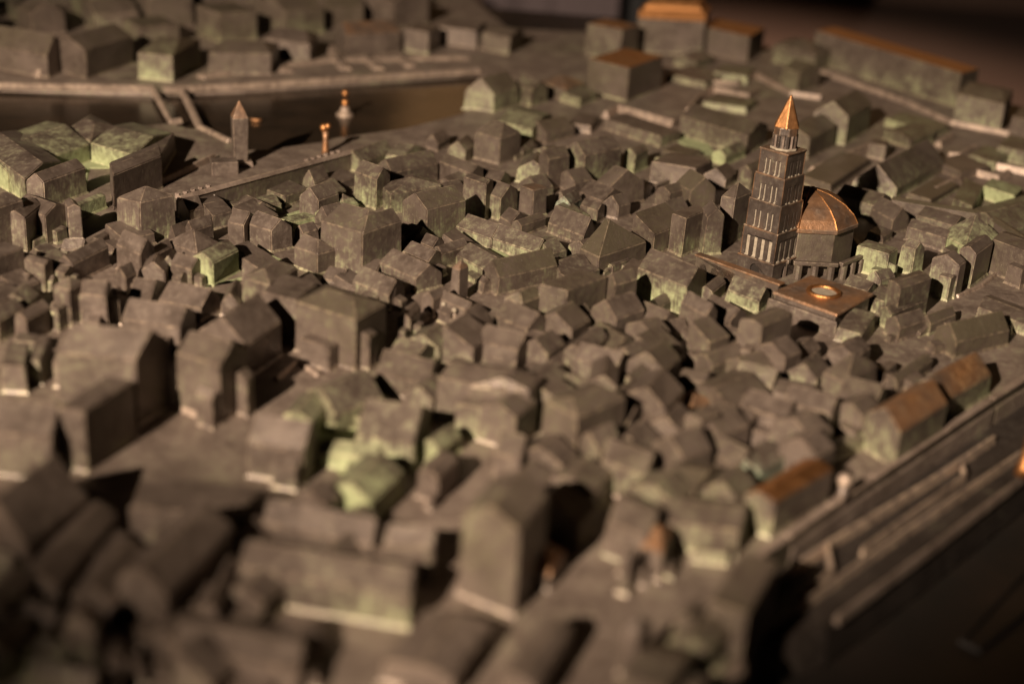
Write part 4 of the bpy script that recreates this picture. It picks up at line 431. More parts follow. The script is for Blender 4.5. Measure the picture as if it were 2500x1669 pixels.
FILL=[('low saddle roofed outbuilding behind the pale curved gable with green tint in the middle distance','low outbuildings in the gaps of the town',[[0.0206,1.0085,-0.0146,0.0101,0.0081,0.0117,0.0082,'b',0,0,0.0045,0,0.2,0]]),('low saddle roofed outbuilding left of the second row house running down to the blurred square','low outbuildings in the gaps of the town',[[-0.1143,0.7084,-0.0154,0.0075,0.0092,0.0188,0.0074,'b',0,0,0.0065,0,0.2,0],[-0.1179,0.7009,-0.0092,0.0045,0.0041,0.0085,0.0045,'f',0,0,0,0,0,0]]),('low saddle roofed outbuilding left of the dark saddle roof behind the pale curved gable','low outbuildings in the gaps of the town',[[-0.0019,1.0238,-0.0135,0.0093,0.012,0.0174,0.0056,'b',0,0,0.0051,0,0.2,0],[-0.0067,1.0169,-0.0081,0.0056,0.0054,0.0078,0.0034,'f',0,0,0,0,0,0]]),('low slant roofed outbuilding right of the wide pyramid roofed house behind the green walled house','low outbuildings in the gaps of the town',[[-0.1536,0.7655,-0.0128,0.0071,0.0075,0.0135,0.0047,'sL',0,0,0.0046,0,0,0],[-0.1566,0.7601,-0.0077,0.0043,0.0034,0.0061,0.0028,'f',0,0,0,0,0,0]]),('low slant roofed outbuilding left of the large twin ridged block standing tallest left of centre','low outbuildings in the gaps of the town',[[-0.1409,0.7371,-0.0136,0.0066,0.0084,0.0173,0.0084,'sL',0,0,0.0053,0,0,0],[-0.1443,0.7301,-0.0082,0.004,0.0038,0.0078,0.005,'f',0,0,0,0,0,0]]),('low slant roofed outbuilding behind the double house of two joined gables with a white speck','low outbuildings in the gaps of the town',[[-0.1589,0.8162,-0.0187,0.0091,0.0096,0.0198,0.0084,'sL',0,0,0.0068,0.3,0.2,0],[-0.1627,0.8083,-0.0112,0.0055,0.0043,0.0089,0.005,'f',0,0,0,0.3,0,0]]),('low saddle roofed outbuilding right of the small dark house left of the mint walled house','low outbuildings in the gaps of the town',[[0.0358,0.9463,-0.0134,0.0139,0.0141,0.0136,0.0074,'b',0,0,0.0073,0,0.2,0]]),('low saddle roofed outbuilding right of the tiny house left of the small pale edged gable','low outbuildings in the gaps of the town',[[0.0996,0.8981,-0.0102,0.0097,0.0128,0.0135,0.0065,'b',0,0,0.0067,0,0.2,0],[0.0944,0.8927,-0.0061,0.0058,0.0058,0.0061,0.0039,'f',0,0,0,0,0,0]]),('low saddle roofed outbuilding in front of the broad olive roof behind the pale hipped house','low outbuildings in the gaps of the town',[[-0.0804,0.9077,-0.0112,0.0116,0.0121,0.0117,0.0056,'b',0,0,0.0077,0.3,0,0]]),('low saddle roofed outbuilding left of the small dark house left of the mint walled house','low outbuildings in the gaps of the town',[[0.0107,0.9295,-0.0141,0.0145,0.0111,0.0107,0.0066,'b',0,0,0.0065,0.3,0.2,0]]),('low slant roofed outbuilding left of the second row house running down to the blurred square','low outbuildings in the gaps of the town',[[-0.0883,0.7295,-0.0134,0.007,0.0067,0.0128,0.0054,'sL',0,0,0.0048,0,0,0],[-0.0909,0.7244,-0.008,0.0042,0.003,0.0058,0.0033,'f',0,0,0,0,0,0]]),('low slant roofed outbuilding behind the small saddle roof overlapping the left edge roof','low outbuildings in the gaps of the town',[[-0.2506,0.718,-0.0153,0.0074,0.0087,0.0177,0.0056,'sL',0,0,0.0075,0,0.2,0]]),('low saddle roofed outbuilding right of the small saddle roof overlapping the left edge roof','low outbuildings in the gaps of the town',[[-0.225,0.6714,-0.0173,0.0085,0.009,0.0185,0.0057,'b',0,0,0.0053,0,0.2,0],[-0.2286,0.664,-0.0104,0.0051,0.0041,0.0083,0.0034,'f',0,0,0,0,0,0]]),('low slant roofed outbuilding left of the second low roof in the left row','low outbuildings in the gaps of the town',[[-0.2626,0.6916,-0.016,0.0078,0.0075,0.0154,0.0065,'sL',0,0,0.0071,0,0,0],[-0.2656,0.6855,-0.0096,0.0047,0.0034,0.0069,0.0039,'f',0,0,0,0,0,0]]),('low ridged outbuilding right of the slanting roofed house against the long balustrade wall','low outbuildings in the gaps of the town',[[-0.1687,0.8322,-0.0126,0.0131,0.0158,0.0152,0.0079,'a',0,0,0.007,0,0.2,0],[-0.175,0.8261,-0.0076,0.0078,0.0071,0.0069,0.0047,'f',0,0,0,0,0,0]]),('low slant roofed outbuilding left of the low gable behind the tall pale house','low outbuildings in the gaps of the town',[[-0.0389,0.9113,-0.0164,0.0099,0.0112,0.0185,0.0079,'sL',0,0,0.0056,0.3,0,0]]),('low slant roofed outbuilding left of the tiny house left of the small pale edged gable','low outbuildings in the gaps of the town',[[0.0361,0.8698,-0.0154,0.0089,0.0096,0.0166,0.0054,'sL',0,0,0.0068,0,0.2,0]]),('low ridged outbuilding behind the thin green wedge at the foot of the speckled roof house','low outbuildings in the gaps of the town',[[-0.0623,0.8081,-0.0129,0.0064,0.0082,0.0164,0.0073,'a',0,0,0.0072,0,0,0],[-0.0656,0.8016,-0.0077,0.0038,0.0037,0.0074,0.0044,'f',0,0,0,0,0,0]]),('low saddle roofed outbuilding right of the low verdigris roof behind the twin ridged block','low outbuildings in the gaps of the town',[[-0.1181,0.8336,-0.011,0.0102,0.0102,0.011,0.0068,'b',0,0,0.008,0,0.2,0],[-0.1222,0.8292,-0.0066,0.0061,0.0046,0.005,0.0041,'f',0,0,0,0,0,0]]),('low slant roofed outbuilding left of the long low gabled house with a yellow green wall','low outbuildings in the gaps of the town',[[-0.0307,0.8035,-0.0165,0.0094,0.0076,0.0133,0.0042,'sL',0,0,0.007,0,0.2,0],[-0.0338,0.7982,-0.0099,0.0057,0.0034,0.006,0.0025,'f',0,0,0,0,0,0]]),('low slant roofed outbuilding left of the plain saddle roof behind the mint green gable','low outbuildings in the gaps of the town',[[0.0081,0.8998,-0.0135,0.0138,0.0105,0.0103,0.0044,'sL',0,0,0.005,0,0.2,0],[0.0039,0.8957,-0.0081,0.0083,0.0047,0.0046,0.0026,'f',0,0,0,0,0,0]]),('low saddle roofed outbuilding left of the low broken roof behind the long green roofed house','low outbuildings in the gaps of the town',[[0.0434,0.8089,-0.0135,0.0121,0.0139,0.0155,0.0067,'b',0,0,0.0056,0,0,0],[0.0379,0.8027,-0.0081,0.0073,0.0062,0.007,0.004,'f',0,0,0,0,0,0]]),('low saddle roofed outbuilding behind the low broken roof behind the long green roofed house','low outbuildings in the gaps of the town',[[0.0703,0.8255,-0.012,0.0089,0.011,0.0148,0.0077,'b',0,0,0.0041,0,0,0],[0.0659,0.8195,-0.0072,0.0053,0.0049,0.0067,0.0046,'f',0,0,0,0,0,0]]),('low saddle roofed outbuilding right of the broad olive roof behind the pale hipped house','low outbuildings in the gaps of the town',[[-0.0491,0.8982,-0.0148,0.0153,0.0136,0.0132,0.0072,'b',0,0,0.0059,0,0.2,0],[-0.0546,0.8929,-0.0089,0.0092,0.0061,0.0059,0.0043,'f',0,0,0,0,0,0]]),('low ridged outbuilding behind the house with a tall lit front behind the speckled roof house','low outbuildings in the gaps of the town',[[-0.0965,0.9123,-0.0126,0.0067,0.0072,0.0135,0.0078,'a',0,0,0.0069,0,0,0]]),('low ridged outbuilding left of the small hipped house below the speckled roof house','low outbuildings in the gaps of the town',[[-0.0741,0.7988,-0.0131,0.0065,0.0081,0.0163,0.0054,'a',0,0,0.0062,0,0,0],[-0.0773,0.7922,-0.0079,0.0039,0.0037,0.0074,0.0032,'f',0,0,0,0,0,0]]),('low saddle roofed outbuilding in front of the small white stained gable under the balustrade wall','low outbuildings in the gaps of the town',[[-0.125,0.8862,-0.0191,0.0094,0.0088,0.0178,0.0054,'b',0,0,0.0062,0.3,0,0],[-0.1285,0.8791,-0.0115,0.0057,0.0039,0.008,0.0032,'f',0,0,0,0.3,0,0]]),('low saddle roofed outbuilding right of the second low roof in the left row','low outbuildings in the gaps of the town',[[-0.1277,0.6766,-0.0148,0.0072,0.0076,0.0156,0.0074,'b',0,0,0.0066,0,0,0],[-0.1308,0.6703,-0.0089,0.0043,0.0034,0.007,0.0044,'f',0,0,0,0,0,0]]),('low slant roofed outbuilding left of the wide pyramid roofed house behind the green walled house','low outbuildings in the gaps of the town',[[-0.2292,0.777,-0.0161,0.0144,0.014,0.0155,0.0068,'sL',0,0,0.0045,0,0,0],[-0.2348,0.7708,-0.0096,0.0087,0.0063,0.007,0.0041,'f',0,0,0,0,0,0]]),('low slant roofed outbuilding behind the large twin ridged block standing tallest left of centre','low outbuildings in the gaps of the town',[[-0.0947,0.8097,-0.0146,0.0139,0.0121,0.0127,0.0082,'sL',0,0,0.0064,0.3,0,0],[-0.0995,0.8046,-0.0087,0.0083,0.0055,0.0057,0.0049,'f',0,0,0,0.3,0,0]]),('low slant roofed outbuilding right of the low flat roof framed by pale ground lines','low outbuildings in the gaps of the town',[[0.0997,0.6616,-0.0105,0.0108,0.0121,0.0118,0.0162,'sL',0,0,0.0068,0,0.2,0],[0.0949,0.6569,-0.0063,0.0065,0.0054,0.0053,0.0097,'f',0,0,0,0,0,0]]),('low saddle roofed outbuilding behind the pale low block right of the green stained court','low outbuildings in the gaps of the town',[[-0.0147,0.5999,-0.018,0.0088,0.0074,0.0151,0.0112,'b',0,0,0.0054,0,0,0]]),('low ridged outbuilding left of the blurred pale ridge house above the broad brown block','low outbuildings in the gaps of the town',[[-0.046,0.6326,-0.0146,0.0073,0.0081,0.0162,0.0101,'a',0,0,0.0044,0.3,0.2,0],[-0.0493,0.6261,-0.0087,0.0044,0.0037,0.0073,0.0061,'f',0,0,0,0.3,0,0]]),('low ridged outbuilding right of the tiny bracket shaped gable right of the walled block','low outbuildings in the gaps of the town',[[0.077,0.691,-0.0154,0.016,0.0121,0.0117,0.0109,'a',0,0,0.0072,0.3,0.2,0]]),('low saddle roofed outbuilding left of the blurred pale ridge house above the broad brown block','low outbuildings in the gaps of the town',[[-0.0358,0.6467,-0.0201,0.0098,0.009,0.0185,0.0082,'b',0,0,0.0061,0,0.2,0],[-0.0395,0.6393,-0.012,0.0059,0.0041,0.0083,0.0049,'f',0,0,0,0,0,0]]),('low saddle roofed outbuilding left of the small dark copper pyramid roof in the right foreground','low outbuildings in the gaps of the town',[[0.0744,0.6233,-0.0182,0.0089,0.0097,0.0199,0.0164,'b',0,0,0.0072,0,0.2,0]]),('low saddle roofed outbuilding left of the tiny bracket shaped gable right of the walled block','low outbuildings in the gaps of the town',[[0.053,0.6844,-0.013,0.0135,0.0169,0.0163,0.0167,'b',0,0,0.0077,0,0,0],[0.0463,0.6779,-0.0078,0.0081,0.0076,0.0073,0.01,'f',0,0,0,0,0,0]]),('low slant roofed outbuilding left of the blurred small roof with a black gap beneath','low outbuildings in the gaps of the town',[[-0.0187,0.6335,-0.0154,0.0075,0.0101,0.0207,0.0168,'sL',0,0,0.0079,0.3,0.2,0],[-0.0228,0.6252,-0.0092,0.0045,0.0045,0.0093,0.0101,'f',0,0,0,0.3,0,0]]),('low saddle roofed outbuilding right of the blurred pale ridge house above the broad brown block','low outbuildings in the gaps of the town',[[-0.0175,0.6596,-0.0161,0.0079,0.0078,0.0161,0.0156,'b',0,0,0.0075,0,0,0],[-0.0207,0.6532,-0.0097,0.0047,0.0035,0.0072,0.0094,'f',0,0,0,0,0,0]]),('low saddle roofed outbuilding right of the blurred pale house in front of the walled block','low outbuildings in the gaps of the town',[[0.061,0.6394,-0.013,0.0111,0.0121,0.0142,0.0123,'b',0,0,0.0057,0,0,0]]),('low saddle roofed outbuilding left of the low flat roof framed by pale ground lines','low outbuildings in the gaps of the town',[[0.0712,0.6669,-0.0135,0.0139,0.0112,0.0108,0.0155,'b',0,0,0.0048,0,0.2,0]]),('low saddle roofed outbuilding left of the blurred small roof with a black gap beneath','low outbuildings in the gaps of the town',[[0.0181,0.6397,-0.014,0.0078,0.0089,0.0161,0.0134,'b',0,0,0.0067,0,0.2,0],[0.0146,0.6333,-0.0084,0.0047,0.004,0.0072,0.008,'f',0,0,0,0,0,0]]),('low ridged outbuilding right of the blurred pale ridge house above the broad brown block','low outbuildings in the gaps of the town',[[0.0067,0.6663,-0.0179,0.0151,0.0125,0.0148,0.0144,'a',0,0,0.0072,0,0.2,0]]),('low ridged outbuilding behind the blurred hipped house left of the gable front','low outbuildings in the gaps of the town',[[0.0505,0.6226,-0.0203,0.01,0.0074,0.0149,0.0157,'a',0,0,0.0058,0,0,0]]),('low saddle roofed outbuilding left of the long blurred house right of the foreground court','low outbuildings in the gaps of the town',[[-0.0348,0.5838,-0.0141,0.0069,0.0084,0.0172,0.0114,'b',0,0,0.0048,0.3,0,0]]),('low ridged outbuilding left of the blurred hipped house left of the gable front','low outbuildings in the gaps of the town',[[0.0372,0.6052,-0.0173,0.0084,0.0084,0.0172,0.0087,'a',0,0,0.0041,0,0.2,0],[0.0339,0.5983,-0.0104,0.0051,0.0038,0.0077,0.0052,'f',0,0,0,0,0,0]]),('low saddle roofed outbuilding left of the blurred hipped house left of the gable front','low outbuildings in the gaps of the town',[[0.018,0.6009,-0.0175,0.0096,0.0111,0.0203,0.012,'b',0,0,0.0051,0,0,0]]),('low saddle roofed outbuilding behind the blurred pale house in front of the walled block','low outbuildings in the gaps of the town',[[0.0351,0.688,-0.0149,0.0138,0.0105,0.0112,0.0091,'b',0,0,0.0061,0.3,0,0]]),('low ridged outbuilding left of the blurred small roof with a black gap beneath','low outbuildings in the gaps of the town',[[0.0025,0.6349,-0.0203,0.0099,0.0087,0.0179,0.0166,'a',0,0,0.0056,0,0.2,0],[-0.001,0.6278,-0.0122,0.0059,0.0039,0.008,0.01,'f',0,0,0,0,0,0]]),('low ridged outbuilding behind the long blurred saddle roof left of the big plain block','low outbuildings in the gaps of the town',[[0.1174,0.6734,-0.0143,0.0134,0.0158,0.0168,0.0089,'a',0,0,0.0049,0.3,0,0]]),('low ridged outbuilding behind the broad brown block above the right side of the foreground court','low outbuildings in the gaps of the town',[[-0.002,0.6121,-0.0158,0.0077,0.0096,0.0197,0.0098,'a',0,0,0.0059,0,0,0],[-0.0059,0.6042,-0.0095,0.0046,0.0043,0.0089,0.0059,'f',0,0,0,0,0,0]]),('low slant roofed outbuilding left of the low flat roof framed by pale ground lines','low outbuildings in the gaps of the town',[[0.0736,0.6484,-0.0128,0.0103,0.0139,0.0173,0.0125,'sL',0,0,0.0071,0,0.2,0],[0.0681,0.6415,-0.0077,0.0062,0.0062,0.0078,0.0075,'f',0,0,0,0,0,0]]),('low saddle roofed outbuilding behind the blurred small roof with a black gap beneath','low outbuildings in the gaps of the town',[[0.0303,0.6703,-0.0199,0.011,0.0103,0.0186,0.0141,'b',0,0,0.0077,0,0.2,0]]),('low saddle roofed outbuilding right of the pale low block right of the green stained court','low outbuildings in the gaps of the town',[[0.0039,0.5622,-0.0169,0.0082,0.0097,0.0198,0.0165,'b',0,0,0.004,0,0,0]]),('low slant roofed outbuilding left of the blurred hipped house left of the gable front','low outbuildings in the gaps of the town',[[0.0313,0.5819,-0.0191,0.0093,0.0079,0.0162,0.0126,'sL',0,0,0.0065,0.3,0,0],[0.0282,0.5755,-0.0115,0.0056,0.0035,0.0073,0.0076,'f',0,0,0,0.3,0,0]]),('low saddle roofed outbuilding left of the blurred pale house in front of the walled block','low outbuildings in the gaps of the town',[[0.0021,0.5925,-0.0189,0.0092,0.0074,0.0151,0.0133,'b',0,0,0.0048,0,0,0],[-0.0009,0.5864,-0.0113,0.0055,0.0033,0.0068,0.008,'f',0,0,0,0,0,0]]),('low saddle roofed outbuilding left of the blurred narrow dark house right of the gable front','low outbuildings in the gaps of the town',[[0.0617,0.5485,-0.0187,0.0091,0.0089,0.0183,0.0093,'b',0,0,0.007,0.3,0,0]]),('low saddle roofed outbuilding right of the blurred hipped house left of the gable front','low outbuildings in the gaps of the town',[[0.0585,0.5922,-0.0144,0.007,0.0078,0.016,0.0104,'b',0,0,0.0072,0,0.2,0],[0.0554,0.5858,-0.0086,0.0042,0.0035,0.0072,0.0063,'f',0,0,0,0,0,0]]),('low saddle roofed outbuilding right of the blurred narrow dark house right of the gable front','low outbuildings in the gaps of the town',[[0.0953,0.5625,-0.0164,0.017,0.0158,0.0152,0.0141,'b',0,0,0.006,0,0.2,0],[0.089,0.5564,-0.0098,0.0102,0.0071,0.0069,0.0085,'f',0,0,0,0,0,0]]),('low ridged outbuilding right of the small rounded blurred house left of the mint cornered block','low outbuildings in the gaps of the town',[[0.1273,0.5827,-0.0207,0.0108,0.0098,0.0186,0.0151,'a',0,0,0.0051,0,0,0],[0.1234,0.5752,-0.0124,0.0065,0.0044,0.0084,0.009,'f',0,0,0,0,0,0]]),('low saddle roofed outbuilding left of the blurred round topped house in the right foreground','low outbuildings in the gaps of the town',[[0.1518,0.6408,-0.0141,0.0089,0.0101,0.0161,0.0092,'b',0,0,0.0072,0,0.2,0],[0.1477,0.6344,-0.0085,0.0053,0.0045,0.0072,0.0055,'f',0,0,0,0,0,0]]),('low ridged outbuilding in front of the blurred round topped house in the right foreground','low outbuildings in the gaps of the town',[[0.1733,0.607,-0.0175,0.0085,0.0104,0.0213,0.0129,'a',0,0,0.0071,0,0.2,0],[0.1691,0.5985,-0.0105,0.0051,0.0047,0.0096,0.0078,'f',0,0,0,0,0,0]]),('low saddle roofed outbuilding right of the blurred narrow house left of the mint cornered block','low outbuildings in the gaps of the town',[[0.1343,0.5433,-0.0147,0.0127,0.0102,0.0118,0.0172,'b',0,0,0.0057,0,0,0],[0.1302,0.5386,-0.0088,0.0076,0.0046,0.0053,0.0103,'f',0,0,0,0,0,0]]),('low saddle roofed outbuilding right of the long blurred house right of the foreground court','low outbuildings in the gaps of the town',[[0.0375,0.509,-0.0211,0.0103,0.0096,0.0197,0.0115,'b',0,0,0.0044,0,0.2,0],[0.0337,0.5011,-0.0127,0.0062,0.0043,0.0089,0.0069,'f',0,0,0,0,0,0]]),('low ridged outbuilding in front of the blurred low gable left of the round topped house','low outbuildings in the gaps of the town',[[0.1484,0.5874,-0.0213,0.0104,0.008,0.0164,0.0167,'a',0,0,0.0057,0,0,0],[0.1452,0.5808,-0.0128,0.0062,0.0036,0.0074,0.01,'f',0,0,0,0,0,0]]),('low saddle roofed outbuilding right of the pale rounded turret top near the lower right terraces','low outbuildings in the gaps of the town',[[0.0962,0.5084,-0.0146,0.0091,0.0116,0.0187,0.0122,'b',0,0,0.0066,0,0.2,0],[0.0915,0.501,-0.0088,0.0054,0.0052,0.0084,0.0073,'f',0,0,0,0,0,0]]),('low saddle roofed outbuilding left of the small pale box right of the round topped house','low outbuildings in the gaps of the town',[[0.1742,0.6634,-0.0123,0.0093,0.0126,0.0168,0.0123,'b',0,0,0.0054,0,0,0]]),('low saddle roofed outbuilding left of the blurred narrow house left of the mint cornered block','low outbuildings in the gaps of the town',[[0.0757,0.5338,-0.0131,0.0135,0.0147,0.0142,0.0164,'b',0,0,0.007,0,0,0],[0.0698,0.5281,-0.0078,0.0081,0.0066,0.0064,0.0098,'f',0,0,0,0,0,0]]),('low slant roofed outbuilding right of the blurred hipped house left of the gable front','low outbuildings in the gaps of the town',[[0.069,0.6044,-0.0148,0.0072,0.0096,0.0197,0.01,'sL',0,0,0.0079,0.3,0.2,0]]),('low saddle roofed outbuilding in front of the blurred hipped house left of the gable front','low outbuildings in the gaps of the town',[[0.0402,0.5379,-0.011,0.0105,0.0114,0.0119,0.0149,'b',0,0,0.0071,0,0,0]]),('low saddle roofed outbuilding left of the small pale gable below the big plain block','low outbuildings in the gaps of the town',[[0.1371,0.6524,-0.0143,0.0135,0.011,0.0117,0.0147,'b',0,0,0.0051,0,0,0]]),('low saddle roofed outbuilding behind the pale rounded turret top near the lower right terraces','low outbuildings in the gaps of the town',[[0.0705,0.498,-0.0202,0.0125,0.0095,0.0153,0.0146,'b',0,0,0.005,0.3,0,0]]),('low slant roofed outbuilding in front of the long blurred house right of the foreground court','low outbuildings in the gaps of the town',[[0.0206,0.5021,-0.0183,0.0089,0.009,0.0185,0.0103,'sL',0,0,0.0044,0,0.2,0]]),('low ridged outbuilding left of the blurred gable front left of the small dark copper roof','low outbuildings in the gaps of the town',[[0.0534,0.567,-0.0208,0.0102,0.009,0.0184,0.014,'a',0,0,0.0066,0.3,0.2,0]]),('low saddle roofed outbuilding right of the blurred olive roof right of the small copper pyramid','low outbuildings in the gaps of the town',[[0.1349,0.5595,-0.016,0.0166,0.0113,0.0109,0.0172,'b',0,0,0.0055,0.3,0.2,0],[0.1304,0.5551,-0.0096,0.0099,0.0051,0.0049,0.0103,'f',0,0,0,0.3,0,0]]),('low ridged outbuilding right of the blurred narrow dark house right of the gable front','low outbuildings in the gaps of the town',[[0.1003,0.5441,-0.0159,0.0164,0.0113,0.0109,0.0097,'a',0,0,0.0066,0,0.2,0]]),('low saddle roofed outbuilding left of the blurred low gable left of the round topped house','low outbuildings in the gaps of the town',[[0.1191,0.6427,-0.0128,0.0132,0.0153,0.0148,0.0091,'b',0,0,0.0059,0,0.2,0],[0.113,0.6367,-0.0077,0.0079,0.0069,0.0067,0.0055,'f',0,0,0,0,0,0]]),('low saddle roofed outbuilding in front of the blurred small roof with a black gap beneath','low outbuildings in the gaps of the town',[[0.0254,0.5258,-0.0209,0.0102,0.0069,0.0141,0.0136,'b',0,0,0.0065,0,0,0],[0.0226,0.5202,-0.0126,0.0061,0.0031,0.0063,0.0081,'f',0,0,0,0,0,0]]),('low saddle roofed outbuilding right of the blurred low gable left of the round topped house','low outbuildings in the gaps of the town',[[0.1647,0.5917,-0.0129,0.0113,0.0118,0.0135,0.0143,'b',0,0,0.0046,0,0,0],[0.16,0.5863,-0.0078,0.0068,0.0053,0.0061,0.0086,'f',0,0,0,0,0,0]]),('low saddle roofed outbuilding left of the blurred olive roof right of the small copper pyramid','low outbuildings in the gaps of the town',[[0.0799,0.5652,-0.0189,0.0092,0.0088,0.018,0.0104,'b',0,0,0.0077,0,0,0]]),('low ridged outbuilding left of the blurred low gable left of the round topped house','low outbuildings in the gaps of the town',[[0.1276,0.6252,-0.0186,0.0091,0.0066,0.0136,0.0105,'a',0,0,0.0069,0,0.2,0]]),('low slant roofed outbuilding behind the pale rounded turret top near the lower right terraces','low outbuildings in the gaps of the town',[[0.0317,0.4867,-0.0144,0.007,0.0081,0.0167,0.0094,'sL',0,0,0.0077,0,0,0]]),('low saddle roofed outbuilding behind the narrow blurred house right of the nearly black roof','low outbuildings in the gaps of the town',[[-0.1202,0.4447,-0.0146,0.0071,0.0072,0.0148,0.0103,'b',0,0,0.0061,0,0.2,0]]),('low saddle roofed outbuilding right of the narrow blurred house right of the nearly black roof','low outbuildings in the gaps of the town',[[-0.0624,0.394,-0.0161,0.0079,0.0064,0.0132,0.0059,'b',0,0,0.005,0,0,0]]),('low saddle roofed outbuilding behind the low broad roof on the bottom edge left of centre','low outbuildings in the gaps of the town',[[-0.092,0.458,-0.0145,0.0071,0.0066,0.0135,0.0065,'b',0,0,0.0061,0,0,0]]),('low slant roofed outbuilding left of the narrow blurred house right of the nearly black roof','low outbuildings in the gaps of the town',[[-0.0982,0.4117,-0.0155,0.0076,0.0058,0.0118,0.0063,'sL',0,0,0.0072,0,0,0]]),('low saddle roofed outbuilding right of the small pale chimney like block near the bottom left','low outbuildings in the gaps of the town',[[-0.0562,0.4498,-0.0119,0.0058,0.0072,0.0147,0.0084,'b',0,0,0.0046,0,0,0],[-0.0591,0.4439,-0.0071,0.0035,0.0032,0.0066,0.0051,'f',0,0,0,0,0,0]]),('low slant roofed outbuilding right of the large house with a roof wholly in shadow','low outbuildings in the gaps of the town',[[-0.1571,0.473,-0.016,0.0078,0.0056,0.0115,0.0065,'sL',0,0,0.0046,0.3,0.2,0]]),('low ridged outbuilding left of the blurred saddle roof below the shadowed roof at lower left','low outbuildings in the gaps of the town',[[-0.1763,0.4274,-0.0133,0.0065,0.0062,0.0126,0.007,'a',0,0,0.0057,0,0,0],[-0.1788,0.4223,-0.008,0.0039,0.0028,0.0057,0.0042,'f',0,0,0,0,0,0]]),('low ridged outbuilding right of the dark blurred house on the left edge near the bottom','low outbuildings in the gaps of the town',[[-0.1496,0.3962,-0.0142,0.0069,0.0053,0.0108,0.0074,'a',0,0,0.0052,0,0,0]]),('low saddle roofed outbuilding right of the large house with a roof wholly in shadow','low outbuildings in the gaps of the town',[[-0.104,0.3896,-0.0141,0.0069,0.0065,0.0132,0.0079,'b',0,0,0.006,0,0.2,0],[-0.1065,0.3843,-0.0085,0.0041,0.0029,0.006,0.0047,'f',0,0,0,0,0,0]]),('low ridged outbuilding behind the broad roof cut by the bottom edge at lower left','low outbuildings in the gaps of the town',[[-0.1412,0.3738,-0.0119,0.0058,0.0077,0.0157,0.0066,'a',0,0,0.0061,0,0.2,0]]),('low saddle roofed outbuilding left of the pale rounded turret top near the lower right terraces','low outbuildings in the gaps of the town',[[-0.0811,0.4173,-0.0153,0.0075,0.0072,0.0148,0.0101,'b',0,0,0.0044,0,0.2,0],[-0.084,0.4114,-0.0092,0.0045,0.0033,0.0067,0.0061,'f',0,0,0,0,0,0]]),('low slant roofed outbuilding right of the small pale chimney like block near the bottom left','low outbuildings in the gaps of the town',[[-0.0891,0.3711,-0.0141,0.0069,0.0068,0.0139,0.0094,'sL',0,0,0.0071,0,0,0]]),('low saddle roofed outbuilding left of the pale low block right of the green stained court','low outbuildings in the gaps of the town',[[-0.0685,0.4832,-0.0155,0.0075,0.0054,0.011,0.0112,'b',0,0,0.0053,0,0,0]]),('low blurred outbuilding in the dark lower left foreground','low outbuildings in the gaps of the town',[[-0.0545,0.4719,-0.0137,0.0067,0.0076,0.0155,0.006,'b',0,0,0.0052,0,0.2,0]])]
SHADE=[(-0.2942,0.455,0.012),(-0.2111,0.4788,0.012),(-0.1456,0.4911,0.012),(-0.1021,0.4624,0.012),(-0.0804,0.4133,0.012),(-0.0775,0.3703,0.012),(-0.0734,0.2939,0.012),(-0.2208,0.2802,0.012)]
SHADE_R=[(0.0189,0.4174,0.0),(0.0321,0.4238,0.0),(0.0522,0.4164,0.0),(0.0798,0.4033,0.0),(0.1297,0.4276,-0.0),(0.1933,0.4864,0.0),(0.3113,0.599,0.0),(0.2054,0.3161,0.0),(-0.0008,0.2977,0.0),(0.0008,0.399,0.0)]
SHORE_N=[(-0.429,0.909),(-0.3835,0.9516),(-0.3215,1.0191),(-0.2716,1.0526),(-0.2551,1.0417),(-0.2449,1.0425),(-0.2166,1.0115),(-0.2006,0.9964),(-0.1846,1.0031),(-0.154,1.0282),(-0.1426,1.0445),(-0.0966,1.0814),(-0.054,1.1381),(-0.0419,1.1737)]
SHORE_F=[(-0.0317,1.2514),(-0.0454,1.2945),(-0.1459,1.232),(-0.2383,1.1766),(-0.3008,1.1483),(-0.3078,1.1463),(-0.429,1.1296),(-0.5516,1.1188)]
EDGE=[(-0.1124,1.8015),(-0.0266,1.4984),(0.0641,1.5077),(0.1969,1.535),(0.2943,1.4605),(0.456,1.2996),(0.5812,1.2356)]
MISC={'obelisk': (-0.1995,0.9619),'statue': (-0.1451,1.0014),'buoy': (-0.1476,1.1256),'boat': (-0.2129,1.0896),'fig': [(-0.0381,0.7101),(-0.0319,0.7026)],'knob': (0.1453,0.5346),'finial': (0.2365,0.5751),'obbox': (-0.2062,0.9399),'z': {'obt': 0.0459,'stat': 0.0212,'buoy': 0.0167,'fin': 0.0279,'bal': 0.013,'knob': 0.0024,'dome': 0.0455}}
# ------------------------------------------------------------------ helpers
def mesh_obj(name, verts, faces, mat, parent=None, at=None, smooth=False):
    me = bpy.data.meshes.new(name); me.from_pydata([tuple(v) for v in verts], [], faces); me.update()
    if at:
        for k, v in at.items():
            a = me.attributes.new(k, 'FLOAT', 'FACE')
            vals = v if isinstance(v, list) else [v] * len(me.polygons)
            a.data.foreach_set('value', vals)
    if smooth: me.polygons.foreach_set('use_smooth', [True] * len(me.polygons))
    me.materials.append(mat)
    o = bpy.data.objects.new(name, me); COL.objects.link(o)
    if parent: o.parent = parent
    return o
def thing(name, label, cat, loc=(0, 0, 0), group=None):
    o = bpy.data.objects.new(name, None); o.empty_display_size = .005; o.location = loc; COL.objects.link(o)
    o['label'] = label; o['category'] = cat
    if group: o['group'] = group
    return o
def tag(o, label, cat, group=None):
    o['label'] = label; o['category'] = cat
    if group: o['group'] = group
    return o
def struct(o): o['kind'] = 'structure'; return o
